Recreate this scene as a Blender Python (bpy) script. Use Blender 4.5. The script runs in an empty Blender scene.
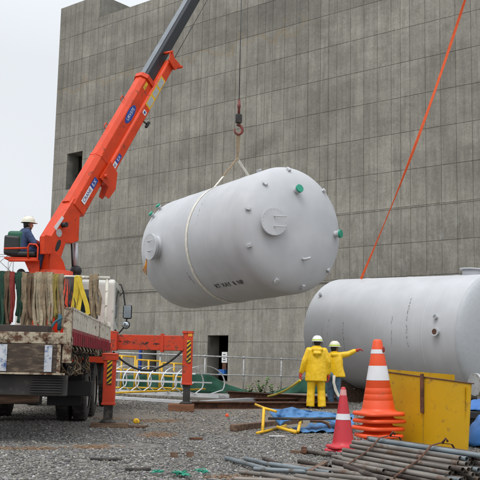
import bpy, bmesh, math, random
import numpy as np
from mathutils import Vector, Matrix, noise
random.seed(7); np.random.seed(7)
SC = bpy.context.scene
COL = SC.collection
R_ = math.radians

# ---------------------------------------------------------------- camera
F = 900.0; PITCH = math.atan(125/F); ROLL = math.atan(0.021); CH = 1.0
fw = Vector((0, math.cos(PITCH), math.sin(PITCH)))
_R = Vector((1, 0, 0)); _U = Vector((0, -math.sin(PITCH), math.cos(PITCH)))
rt = _R*math.cos(ROLL) + _U*math.sin(ROLL)
up = _U*math.cos(ROLL) - _R*math.sin(ROLL)
CAM = Vector((0, 0, CH))
cd = bpy.data.cameras.new('camera'); cam = bpy.data.objects.new('camera', cd); COL.objects.link(cam)
cd.lens = 36*F/480; cd.sensor_width = 36; cd.clip_end = 5000; cd.clip_start = 0.1
cam.matrix_world = Matrix(((rt.x, up.x, -fw.x, CAM.x), (rt.y, up.y, -fw.y, CAM.y), (rt.z, up.z, -fw.z, CAM.z), (0, 0, 0, 1)))
SC.camera = cam

# ---------------------------------------------------------------- sky, sun, exposure
SUN_EL, SUN_AZ = R_(62), R_(-25)          # azimuth measured from -Y (behind the camera) towards -X
wd_ = bpy.data.worlds.new('World'); SC.world = wd_; wd_.use_nodes = True
nt = wd_.node_tree; bg = nt.nodes['Background']
sky = nt.nodes.new('ShaderNodeTexSky'); sky.sky_type = 'NISHITA'; sky.sun_disc = False
sky.sun_elevation = SUN_EL; sky.sun_rotation = R_(180)+R_(25); sky.dust_density = 4.0; sky.air_density = 1.0
hs = nt.nodes.new('ShaderNodeHueSaturation'); hs.inputs['Saturation'].default_value = 0.16
nt.links.new(sky.outputs[0], hs.inputs['Color'])
mxs = nt.nodes.new('ShaderNodeMixRGB'); mxs.inputs[0].default_value = 0.72
mxs.inputs[2].default_value = (8.55, 8.95, 9.45, 1)           # even cloud layer
nt.links.new(hs.outputs[0], mxs.inputs[1])
wtc = nt.nodes.new('ShaderNodeTexCoord'); wsp = nt.nodes.new('ShaderNodeSeparateXYZ'); nt.links.new(wtc.outputs['Generated'], wsp.inputs[0])
wmr = nt.nodes.new('ShaderNodeMapRange'); wmr.inputs[1].default_value = 0.32; wmr.inputs[2].default_value = .95; wmr.inputs[3].default_value = 1.05; wmr.inputs[4].default_value = 2.05; nt.links.new(wsp.outputs[2], wmr.inputs[0])
wcl = nt.nodes.new('ShaderNodeTexNoise'); wcl.inputs['Scale'].default_value = 1.6; wcl.inputs['Detail'].default_value = 5; nt.links.new(wtc.outputs['Generated'], wcl.inputs['Vector'])
wc2 = nt.nodes.new('ShaderNodeMapRange'); wc2.inputs[1].default_value = .3; wc2.inputs[2].default_value = .7; wc2.inputs[3].default_value = .96; wc2.inputs[4].default_value = 1.04; nt.links.new(wcl.outputs[0], wc2.inputs[0])
wmu = nt.nodes.new('ShaderNodeMath'); wmu.operation = 'MULTIPLY'; nt.links.new(wmr.outputs[0], wmu.inputs[0]); nt.links.new(wc2.outputs[0], wmu.inputs[1])
wsc = nt.nodes.new('ShaderNodeVectorMath'); wsc.operation = 'SCALE'; nt.links.new(mxs.outputs[0], wsc.inputs[0]); nt.links.new(wmu.outputs[0], wsc.inputs['Scale']); nt.links.new(wsc.outputs[0], bg.inputs[0])
bg.inputs[1].default_value = 0.108
sl = bpy.data.lights.new('sun', 'SUN'); sl.energy = 1.1; sl.angle = R_(26); sl.color = (1, .975, .94)
so = bpy.data.objects.new('sun', sl); COL.objects.link(so)
sdir = Vector((-math.sin(R_(25))*math.cos(SUN_EL), -math.cos(R_(25))*math.cos(SUN_EL), math.sin(SUN_EL)))
so.rotation_euler = sdir.to_track_quat('Z', 'Y').to_euler(); so.location = (0, 0, 60)
SC.view_settings.view_transform = 'Standard'; SC.view_settings.look = 'None'
SC.view_settings.exposure = 0.0; SC.view_settings.gamma = 1.0; SC.view_settings.use_curve_mapping = False

# ---------------------------------------------------------------- measuring helpers
def ray(x, y): return fw + rt*((x-240)/F) + up*((240-y)/F)
def P(x, y, Y):
    d = ray(x, y); return CAM + d*(Y/d.y)
def G(x, y, z=0.0):
    d = ray(x, y); return CAM + d*((z-CH)/d.z)
def V(*a): return Vector(a)

# ---------------------------------------------------------------- materials
def lin(c): return tuple(c) + (1,) if len(c) == 3 else c
def mat(name, col, rough=.5, metal=0., var=.12, vs=3., dirt=None, da=.0, ds=5., bump=.0, bs=40., stretch=(1, 1, 1), spec=.5, rnd=False, bdist=.01):
    m = bpy.data.materials.new(name); m.use_nodes = True
    t = m.node_tree; N = t.nodes; L = t.links; b = N['Principled BSDF']
    b.inputs['Roughness'].default_value = rough; b.inputs['Metallic'].default_value = metal
    b.inputs['Specular IOR Level'].default_value = spec
    tc = N.new('ShaderNodeTexCoord'); mp = N.new('ShaderNodeMapping'); mp.inputs['Scale'].default_value = stretch
    if rnd:
        oi = N.new('ShaderNodeObjectInfo'); sc_ = N.new('ShaderNodeVectorMath'); sc_.operation = 'SCALE'; sc_.inputs[0].default_value = (31, 17, 23); L.new(oi.outputs['Random'], sc_.inputs['Scale'])
        av = N.new('ShaderNodeVectorMath'); av.operation = 'ADD'; L.new(tc.outputs['Object'], av.inputs[0]); L.new(sc_.outputs[0], av.inputs[1]); L.new(av.outputs[0], mp.inputs[0])
    else: L.new(tc.outputs['Object'], mp.inputs[0])
    n1 = N.new('ShaderNodeTexNoise'); n1.inputs['Scale'].default_value = vs; n1.inputs['Detail'].default_value = 6
    L.new(mp.outputs[0], n1.inputs['Vector'])
    r1 = N.new('ShaderNodeMapRange'); r1.inputs[1].default_value = .3; r1.inputs[2].default_value = .7
    r1.inputs[3].default_value = 1-var; r1.inputs[4].default_value = 1+var
    L.new(n1.outputs[0], r1.inputs[0])
    mu = N.new('ShaderNodeVectorMath'); mu.operation = 'SCALE'; mu.inputs[0].default_value = col[:3]
    L.new(r1.outputs[0], mu.inputs['Scale']); out = mu.outputs[0]
    if dirt is not None and da > 0:
        n2 = N.new('ShaderNodeTexNoise'); n2.inputs['Scale'].default_value = ds; n2.inputs['Detail'].default_value = 9
        n2.inputs['Roughness'].default_value = .68
        L.new(mp.outputs[0], n2.inputs['Vector'])
        r2 = N.new('ShaderNodeMapRange'); r2.inputs[1].default_value = .62-da*.3; r2.inputs[2].default_value = .70-da*.2
        L.new(n2.outputs[0], r2.inputs[0])
        mx = N.new('ShaderNodeMixRGB'); L.new(r2.outputs[0], mx.inputs[0]); L.new(out, mx.inputs[1]); mx.inputs[2].default_value = lin(dirt)
        out = mx.outputs[0]
        ra = N.new('ShaderNodeMapRange'); ra.inputs[3].default_value = rough; ra.inputs[4].default_value = min(1, rough+.3)
        L.new(r2.outputs[0], ra.inputs[0]); L.new(ra.outputs[0], b.inputs['Roughness'])
    L.new(out, b.inputs['Base Color'])
    if bump > 0:
        n3 = N.new('ShaderNodeTexNoise'); n3.inputs['Scale'].default_value = bs; n3.inputs['Detail'].default_value = 5
        L.new(mp.outputs[0], n3.inputs['Vector'])
        bp = N.new('ShaderNodeBump'); bp.inputs['Strength'].default_value = bump; bp.inputs['Distance'].default_value = bdist
        L.new(n3.outputs[0], bp.inputs['Height']); L.new(bp.outputs[0], b.inputs['Normal'])
    return m
RUST = (.09, .04, .022)
M = {}
M['orange'] = mat('crane_orange', (.62, .050, .008), .42, spec=.35, var=.14, dirt=(.20, .045, .025), da=.12, ds=8)
M['orange2'] = mat('jack_orange', (.56, .045, .010), .5, var=.15, dirt=(.12, .05, .03), da=.3, ds=6)
M['black_boom'] = mat('boom_dark', (.022, .026, .032), .35, var=.15)
M['boom_grey'] = mat('boom_grey_strip', (.16, .18, .2), .4, var=.15)
M['black'] = mat('black', (.015, .015, .016), .6, var=.3)
M['black_gloss'] = mat('black_gloss', (.01, .012, .014), .25)
M['dark'] = mat('chassis', (.035, .033, .031), .8, var=.4, dirt=(.10, .085, .07), da=.4, ds=5)
M['rubber'] = mat('rubber', (.022, .021, .02), .85, var=.3, dirt=(.07, .062, .052), da=.45, ds=7, bump=.3)
M['rim'] = mat('rim', (.25, .24, .22), .6, var=.3, dirt=RUST, da=.3)
M['cream'] = mat('cream_paint', (.60, .57, .49), .55, var=.12, dirt=(.16, .10, .06), da=.22, ds=11)
M['cream_rust'] = mat('cream_rusty', (.42, .36, .26), .7, var=.3, dirt=RUST, da=.62, ds=12)
M['red_paint'] = mat('red_band', (.26, .022, .035), .5, var=.2, dirt=(.08, .04, .03), da=.35, ds=8)
M['panel_brown'] = mat('worn_plywood', (.06, .042, .03), .85, var=.35, vs=6, dirt=(.16, .12, .085), da=.35, ds=6, stretch=(1, 1, 4))
M['blue_white'] = mat('chipped_blue_white', (.5, .52, .55), .6, var=.15, dirt=(.07, .12, .26), da=.34, ds=14)
M['white_cab'] = mat('cab_white', (.60, .61, .55), .3, var=.06, dirt=(.35, .33, .3), da=.15)
M['glass'] = mat('dark_glass', (.02, .03, .035), .08, spec=.8)
M['mirror'] = mat('mirror_face', (.5, .55, .58), .12, metal=.8)
M['steel'] = mat('steel', (.36, .37, .38), .42, metal=.6, var=.15, dirt=(.2, .17, .14), da=.2, ds=10)
M['chrome'] = mat('chrome', (.50, .52, .55), .35, metal=.35, var=.05)
M['galv'] = mat('galvanised', (.42, .43, .43), .5, metal=.35, var=.2, dirt=(.2, .17, .14), da=.3, ds=12)
M['pipe'] = mat('scaffold_pipe', (.17, .15, .13), .5, metal=.25, var=.35, vs=3, dirt=(.13, .08, .055), da=.35, ds=5, rnd=True)
M['pipe_blue'] = mat('scaffold_pipe_bluish', (.17, .20, .215), .5, metal=.3, var=.3, vs=3, dirt=(.1, .07, .05), da=.2, ds=5, rnd=True)
M['pipe_dark'] = mat('scaffold_pipe_dark', (.055, .04, .033), .75, metal=.2, var=.35, vs=4, dirt=(.14, .12, .1), da=.3, ds=6, rnd=True)
M['alu'] = mat('white_aluminium', (.66, .67, .68), .4, metal=.25, var=.08)
M['yellow'] = mat('yellow_paint', (.72, .42, .012), .5, var=.1, dirt=(.3, .17, .03), da=.2)
M['yellow_bin'] = mat('bin_yellow', (.52, .30, .003), .48, var=.09, vs=1.3, dirt=(.30, .17, .02), da=.16, ds=9, bump=.35, bs=3, bdist=.02)
M['rust'] = mat('rusty_steel', RUST, .85, var=.4, vs=8, dirt=(.16, .07, .035), da=.4, ds=9, bump=.3)
M['timber'] = mat('timber', (.12, .07, .045), .85, var=.35, vs=5, stretch=(.5, 4, 4), bump=.3, dirt=(.2, .14, .09), da=.3)
M['green_cap'] = mat('green_cap', (.015, .27, .17), .45)
M['green_net'] = mat('green_mesh', (.005, .062, .034), .75, var=.3, bump=.4, bs=60)
M['blue_net'] = mat('blue_mesh', (.05, .16, .34), .65, var=.25, bump=.4, bs=30)
M['blue_tarp'] = mat('blue_tarp', (.02, .12, .38), .4, var=.2, bump=.3, bs=8)
M['rain'] = mat('yellow_rainwear', (.80, .50, .010), .38, var=.1, vs=5, bump=.7, bs=8, bdist=.022, stretch=(1.6, 1.6, .4))
M['skin'] = mat('skin', (.42, .24, .16), .55)
M['hair'] = mat('hair', (.012, .01, .009), .6)
M['helmet'] = mat('helmet_white', (.80, .81, .80), .25, var=.03)
M['helmet_c'] = mat('helmet_cream', (.68, .66, .54), .35, var=.06)
M['lime'] = mat('lime_band', (.55, .75, .05), .5)
M['glove'] = mat('red_glove', (.55, .05, .03), .8)
M['jeans'] = mat('jeans', (.10, .17, .26), .9, var=.25, vs=8, bump=.4, bs=14, bdist=.02)
M['navy'] = mat('navy_jacket', (.03, .055, .13), .75, var=.25, vs=6, bump=.5, bs=10, bdist=.03)
M['cone'] = mat('cone_orange', (.74, .075, .012), .42, var=.06, dirt=(.5, .09, .03), da=.08, ds=7)
M['cone_red'] = mat('cone_red', (.50, .022, .035), .45, var=.08, dirt=(.25, .04, .04), da=.2, ds=8)
M['reflect'] = mat('reflective_white', (.68, .68, .70), .4, var=.07, dirt=(.45, .4, .36), da=.2)
M['strap'] = mat('orange_webbing', (.75, .10, .02), .7, var=.1, vs=20)
M['sling'] = mat('white_sling', (.72, .69, .60), .8, var=.15, vs=12)
M['tan'] = mat('tan_webbing', (.25, .19, .12), .9, var=.28, vs=9, bump=.3, bs=60)
M['tan2'] = mat('pale_webbing', (.34, .28, .19), .9, var=.25, vs=9, bump=.3, bs=60)
M['brown'] = mat('brown_webbing', (.13, .085, .05), .9, var=.3, vs=9)
M['olive'] = mat('olive_webbing', (.26, .20, .05), .9, var=.25, vs=9)
M['ylw'] = mat('yellow_webbing', (.58, .42, .03), .8, var=.15, vs=9)
M['redw'] = mat('red_webbing', (.22, .025, .02), .85, var=.2, vs=9)
M['greenw'] = mat('green_webbing', (.012, .05, .03), .85, var=.25, vs=9)
M['white'] = mat('white_paint', (.75, .75, .75), .5, var=.03)
M['blue'] = mat('logo_blue', (.012, .055, .30), .4, var=.03)
M['ink'] = mat('ink', (.02, .02, .02), .7, var=.1)
M['grey_sticker'] = mat('grey_sticker', (.38, .40, .40), .5, var=.15, vs=20)
M['orange_sticker'] = mat('amber_sticker', (.72, .30, .02), .5)
M['leaf'] = mat('weed_leaf', (.09, .18, .03), .7, var=.35, vs=9)
M['seat'] = mat('vinyl', (.018, .02, .02), .5)
M['seat_green'] = mat('green_cover', (.01, .10, .055), .6)
M['cable'] = mat('wire_rope', (.05, .05, .05), .5, metal=.5)
M['hook'] = mat('hook_red', (.20, .035, .025), .5, var=.2, dirt=(.06, .04, .03), da=.4)
M['soil'] = mat('orange_soil', (.18, .115, .07), .95, var=.3, vs=10)

# ---------------------------------------------------------------- mesh builder
def frame(d, hint=None):
    d = d.normalized(); h = hint or (Vector((0, 0, 1)) if abs(d.z) < .95 else Vector((0, 1, 0)))
    a = h.cross(d).normalized(); b = d.cross(a).normalized(); return a, b
class MB:
    def __init__(s): s.v = []; s.f = []; s.m = []; s.sm = []; s.mi = 0; s.s = False
    def add(s, vs, fs, smooth=None):
        o = len(s.v); s.v += [tuple(x) for x in vs]
        for f in fs: s.f.append(tuple(i+o for i in f)); s.m.append(s.mi); s.sm.append(s.s if smooth is None else smooth)
        return s
    def obox(s, c, ax, ay, az, bev=0):          # c centre, half-vectors
        c = Vector(c); vs = []
        for k in (-1, 1):
            for j in (-1, 1):
                for i in (-1, 1): vs.append(c+ax*i+ay*j+az*k)
        return s.add(vs, [(0, 2, 3, 1), (4, 5, 7, 6), (0, 1, 5, 4), (2, 6, 7, 3), (0, 4, 6, 2), (1, 3, 7, 5)], False)
    def box(s, lo, hi):
        lo = Vector(lo); hi = Vector(hi); c = (lo+hi)/2; h = (hi-lo)/2
        return s.obox(c, V(h.x, 0, 0), V(0, h.y, 0), V(0, 0, h.z))
    def beam(s, a, b, w, h, hint=None):
        a = Vector(a); b = Vector(b); x, y = frame(b-a, hint); return s.obox((a+b)/2, (b-a)/2, x*w/2, y*h/2)
    def cyl(s, a, b, r0, r1=None, n=16, caps=True, smooth=True):
        a = Vector(a); b = Vector(b); r1 = r0 if r1 is None else r1; x, y = frame(b-a); vs = []
        for k in range(n):
            t = 2*math.pi*k/n; d = x*math.cos(t)+y*math.sin(t); vs += [a+d*r0, b+d*r1]
        fs = [(2*k, 2*((k+1) % n), 2*((k+1) % n)+1, 2*k+1) for k in range(n)]
        s.add(vs, fs, smooth)
        if caps:
            o = len(s.v)-2*n
            for e in (0, 1):
                ids = [o+2*k+e for k in range(n)]
                s.f.append(tuple(reversed(ids)) if e == 0 else tuple(ids)); s.m.append(s.mi); s.sm.append(False)
        return s
    def tube(s, pts, r, n=8, closed=False):
        pts = [Vector(p) for p in pts]; vs = []; px = None; m = len(pts)
        for i, p in enumerate(pts):
            if closed: d = pts[(i+1) % m]-pts[i-1]
            else: d = pts[min(i+1, m-1)]-pts[max(i-1, 0)]
            x, y = frame(d)
            if px is not None:
                x = (px-d.normalized()*px.dot(d.normalized())).normalized(); y = d.normalized().cross(x)
            px = x; rr = r[i] if isinstance(r, (list, tuple)) else r
            for k in range(n):
                t = 2*math.pi*k/n; vs.append(p+(x*math.cos(t)+y*math.sin(t))*rr)
        fs = []
        for i in range(m if closed else m-1):
            j = (i+1) % m
            for k in range(n): fs.append((i*n+k, i*n+(k+1) % n, j*n+(k+1) % n, j*n+k))
        if not closed: fs += [tuple(reversed(range(n))), tuple(range((m-1)*n, m*n))]
        return s.add(vs, fs, True)
    def ribbon(s, pts, wdirs, w, t=.006):
        vs = []; m = len(pts)
        for i, p in enumerate(pts):
            p = Vector(p); d = (Vector(pts[min(i+1, m-1)])-Vector(pts[max(i-1, 0)])).normalized()
            wv = Vector(wdirs[i] if isinstance(wdirs, list) else wdirs); wv = (wv-d*wv.dot(d)).normalized(); nn = d.cross(wv).normalized()
            ww = w[i] if isinstance(w, list) else w
            vs += [p-wv*ww/2-nn*t/2, p+wv*ww/2-nn*t/2, p+wv*ww/2+nn*t/2, p-wv*ww/2+nn*t/2]
        fs = []
        for i in range(m-1):
            for k in range(4): fs.append((i*4+k, i*4+(k+1) % 4, i*4+4+(k+1) % 4, i*4+4+k))
        fs += [(3, 2, 1, 0), tuple(range(4*m-4, 4*m))]
        return s.add(vs, fs, False)
    def lathe(s, prof, o=(0, 0, 0), ax=(0, 0, 1), n=32, smooth=True):   # prof [(r,h)]
        o = Vector(o); ax = Vector(ax).normalized(); x, y = frame(ax); vs = []
        for r, h in prof:
            for k in range(n):
                t = 2*math.pi*k/n; vs.append(o+ax*h+(x*math.cos(t)+y*math.sin(t))*max(r, 1e-4))
        fs = []
        for i in range(len(prof)-1):
            for k in range(n): fs.append((i*n+k, i*n+(k+1) % n, (i+1)*n+(k+1) % n, (i+1)*n+k))
        return s.add(vs, fs, smooth)
    def prism(s, poly, off):                    # poly: 3D points, off: extrusion vector
        poly = [Vector(p) for p in poly]; n = len(poly); off = Vector(off)
        nrm = Vector((0, 0, 0))
        for i in range(n): nrm += poly[i].cross(poly[(i+1) % n])
        if nrm.dot(off) > 0: poly.reverse()
        vs = poly+[p+off for p in poly]
        fs = [tuple(range(n)), tuple(reversed(range(n, 2*n)))]+[(i, i+n, (i+1) % n+n, (i+1) % n) for i in range(n)]
        return s.add(vs, fs, False)
    def ball(s, c, r, n=14, m=10):
        c = Vector(c); r = Vector((r, r, r)) if not hasattr(r, '__len__') else Vector(r); vs = [c+V(0, 0, r.z)]
        for i in range(1, m):
            a = math.pi*i/m
            for k in range(n):
                t = 2*math.pi*k/n; vs.append(c+V(r.x*math.sin(a)*math.cos(t), r.y*math.sin(a)*math.sin(t), r.z*math.cos(a)))
        vs.append(c-V(0, 0, r.z)); L = len(vs)-1; fs = [(0, 1+k, 1+(k+1) % n) for k in range(n)]
        for i in range(m-2):
            for k in range(n): fs.append((1+i*n+k, 1+(i+1)*n+k, 1+(i+1)*n+(k+1) % n, 1+i*n+(k+1) % n))
        fs += [(L, L-n+(k+1) % n, L-n+k) for k in range(n)]
        return s.add(vs, fs, True)
    def cap(s, a, b, r0, r1):                   # tapered capsule
        s.cyl(a, b, r0, r1, 14); s.ball(a, r0); s.ball(b, r1); return s
    def build(s, name, mats, parent=None, world=True, bevel=0, fix=True):
        me = bpy.data.meshes.new(name); off = Vector((0, 0, 0))
        if parent is not None and world:
            p = parent
            while p is not None: off += p.location; p = p.parent
        me.from_pydata([tuple(Vector(v)-off) for v in s.v], [], s.f)
        if not isinstance(mats, (list, tuple)): mats = [mats]
        for m in mats: me.materials.append(M[m] if isinstance(m, str) else m)
        me.polygons.foreach_set('material_index', s.m); me.polygons.foreach_set('use_smooth', s.sm)
        if fix:
            bm = bmesh.new(); bm.from_mesh(me); bmesh.ops.recalc_face_normals(bm, faces=bm.faces); bm.to_mesh(me); bm.free()
        me.update()
        o = bpy.data.objects.new(name, me); COL.objects.link(o)
        if parent is not None: o.parent = parent
        if bevel:
            b = o.modifiers.new('bevel', 'BEVEL'); b.width = bevel; b.segments = 2; b.limit_method = 'ANGLE'; b.angle_limit = R_(40)
        return o
def tag(o, label=None, cat=None, group=None, kind=None):
    if label: o['label'] = label
    if cat: o['category'] = cat
    if group: o['group'] = group
    if kind: o['kind'] = kind
    return o
def thing(name, loc, label, cat, group=None, rot=None):
    o = bpy.data.objects.new(name, None); COL.objects.link(o); o.location = loc; o.empty_display_size = .2
    if rot: o.rotation_euler = rot
    return tag(o, label, cat, group)
def solo(mb, name, mats, loc, label, cat, group=None, bevel=0):      # thing that is one mesh, origin at loc
    loc = Vector(loc); mb.v = [tuple(Vector(v)-loc) for v in mb.v]
    o = mb.build(name, mats, None, bevel=bevel); o.location = loc; return tag(o, label, cat, group)
def copy_tree(o, parent=None, loc=None):
    c = o.copy(); COL.objects.link(c); c.parent = parent
    if loc is not None: c.location = loc
    for ch in list(o.children): copy_tree(ch, c)
    return c
def soften(o, vox, it=4, fac=.5):
    m = o.modifiers.new('remesh', 'REMESH'); m.mode = 'VOXEL'; m.voxel_size = vox; m.use_smooth_shade = True
    s = o.modifiers.new('smooth', 'SMOOTH'); s.factor = fac; s.iterations = it
    return o
def wrinkle(o, st, size=.11):
    tx = bpy.data.textures.new('folds', 'CLOUDS'); tx.noise_scale = size; tx.noise_depth = 2
    d = o.modifiers.new('folds', 'DISPLACE'); d.texture = tx; d.strength = st; d.mid_level = .5; d.texture_coords = 'LOCAL'; return o
def text_mb(txt, size, origin, right, upv, depth=.003, mb=None):
    cu = bpy.data.curves.new('t', 'FONT'); cu.body = txt; cu.size = size; cu.align_x = 'CENTER'; cu.align_y = 'CENTER'; cu.extrude = depth/2; cu.resolution_u = 3
    o = bpy.data.objects.new('t', cu); COL.objects.link(o); bpy.context.view_layer.update()
    me = bpy.data.meshes.new_from_object(o); COL.objects.unlink(o); bpy.data.objects.remove(o)
    right = Vector(right).normalized(); upv = Vector(upv).normalized(); nn = right.cross(upv)
    mb = mb or MB(); mb.add([Vector(origin)+right*v.co.x+upv*v.co.y+nn*v.co.z for v in me.vertices], [tuple(p.vertices) for p in me.polygons], False)
    bpy.data.meshes.remove(me); return mb

# ================================================================ SETTING: ground
def ground_material():
    m = bpy.data.materials.new('gravel_ground'); m.use_nodes = True; t = m.node_tree; N = t.nodes; L = t.links; b = N['Principled BSDF']
    b.inputs['Roughness'].default_value = .95; b.inputs['Specular IOR Level'].default_value = .2
    tc = N.new('ShaderNodeTexCoord')
    vo = N.new('ShaderNodeTexVoronoi'); vo.inputs['Scale'].default_value = 26; L.new(tc.outputs['Object'], vo.inputs['Vector'])
    bw = N.new('ShaderNodeSeparateColor'); L.new(vo.outputs['Color'], bw.inputs[0])
    cr = N.new('ShaderNodeValToRGB'); e = cr.color_ramp.elements
    e[0].position = 0; e[0].color = (.11, .10, .088, 1); e[1].position = 1; e[1].color = (.32, .30, .27, 1)
    x = cr.color_ramp.elements.new(.6); x.color = (.17, .163, .15, 1)
    L.new(bw.outputs[0], cr.inputs[0])
    fn = N.new('ShaderNodeTexNoise'); fn.inputs['Scale'].default_value = 55; fn.inputs['Detail'].default_value = 6; L.new(tc.outputs['Object'], fn.inputs['Vector'])
    fc = N.new('ShaderNodeValToRGB'); e = fc.color_ramp.elements
    e[0].position = .3; e[0].color = (.12, .105, .085, 1); e[1].position = .72; e[1].color = (.27, .24, .20, 1); L.new(fn.outputs[0], fc.inputs[0])
    big = N.new('ShaderNodeTexNoise'); big.inputs['Scale'].default_value = .45; big.inputs['Detail'].default_value = 5; L.new(tc.outputs['Object'], big.inputs['Vector'])
    sp = N.new('ShaderNodeSeparateXYZ'); L.new(tc.outputs['Object'], sp.inputs[0])
    yy = N.new('ShaderNodeMapRange'); yy.inputs[1].default_value = 12.0; yy.inputs[2].default_value = 16.5; yy.inputs[3].default_value = -.12; yy.inputs[4].default_value = .32
    L.new(sp.outputs[1], yy.inputs[0])
    ad = N.new('ShaderNodeMath'); ad.operation = 'ADD'; L.new(big.outputs[0], ad.inputs[0]); L.new(yy.outputs[0], ad.inputs[1])
    mr = N.new('ShaderNodeMapRange'); mr.inputs[1].default_value = .55; mr.inputs[2].default_value = .66; L.new(ad.outputs[0], mr.inputs[0])
    mx = N.new('ShaderNodeMixRGB'); L.new(mr.outputs[0], mx.inputs[0]); L.new(cr.outputs[0], mx.inputs[1]); L.new(fc.outputs[0], mx.inputs[2])
    out = mx.outputs[0]
    for (px, py, rx, ry) in STAINS:
        g = G(px, py); mp = N.new('ShaderNodeMapping'); mp.inputs['Location'].default_value = (-g.x/rx, -g.y/ry, 0); mp.inputs['Scale'].default_value = (1/rx, 1/ry, 0)
        L.new(tc.outputs['Object'], mp.inputs[0])
        ln = N.new('ShaderNodeVectorMath'); ln.operation = 'LENGTH'; L.new(mp.outputs[0], ln.inputs[0])
        n = N.new('ShaderNodeTexNoise'); n.inputs['Scale'].default_value = 6; n.inputs['Detail'].default_value = 6; L.new(tc.outputs['Object'], n.inputs['Vector'])
        a = N.new('ShaderNodeMath'); a.operation = 'MULTIPLY_ADD'; a.inputs[1].default_value = 1.6; L.new(n.outputs[0], a.inputs[0]); L.new(ln.outputs['Value'], a.inputs[2])
        r = N.new('ShaderNodeMapRange'); r.inputs[1].default_value = 1.55; r.inputs[2].default_value = 1.15; L.new(a.outputs[0], r.inputs[0])
        q = N.new('ShaderNodeMixRGB'); L.new(r.outputs[0], q.inputs[0]); L.new(out, q.inputs[1]); q.inputs[2].default_value = (.20, .135, .085, 1); out = q.outputs[0]
    L.new(out, b.inputs['Base Color'])
    bp = N.new('ShaderNodeBump'); bp.inputs['Strength'].default_value = .9; bp.inputs['Distance'].default_value = .03; bp.invert = True
    L.new(vo.outputs['Distance'], bp.inputs['Height'])
    bp2 = N.new('ShaderNodeBump'); bp2.inputs['Strength'].default_value = .6; bp2.inputs['Distance'].default_value = .02; L.new(fn.outputs[0], bp2.inputs['Height']); L.new(bp.outputs[0], bp2.inputs['Normal'])
    L.new(bp2.outputs[0], b.inputs['Normal'])
    return m
STAINS = [(92, 447, .42, .42), (157, 434, .34, .75), (160, 421, .62, .6), (30, 449, .5, .3), (232, 478, .25, .2), (112, 418, .5, .5)]
def gz(x, y):
    return .035*noise.noise(V(x*.5, y*.35, 0))+.012*noise.noise(V(x*1.7, y*1.7, 3))
def make_ground():
    xs = list(np.linspace(-9, 9, 121)); ys = list(np.linspace(5, 34, 150))
    X = [-3000, -600, -150, -60, -25]+xs+[25, 60, 150, 600, 3000]; Y = [-60, -10]+ys+[45, 80, 200, 800, 4000]
    vs = []; W = len(X)
    for y in Y:
        for x in X: vs.append((x, y, gz(x, y) if (-9 <= x <= 9 and 5 <= y <= 34) else 0.0))
    fs = [(j*W+i, j*W+i+1, (j+1)*W+i+1, (j+1)*W+i) for j in range(len(Y)-1) for i in range(W-1)]
    mb = MB(); mb.add(vs, fs, True); o = mb.build('ground', ground_material(), fix=False); o['kind'] = 'structure'
make_ground()
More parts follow.
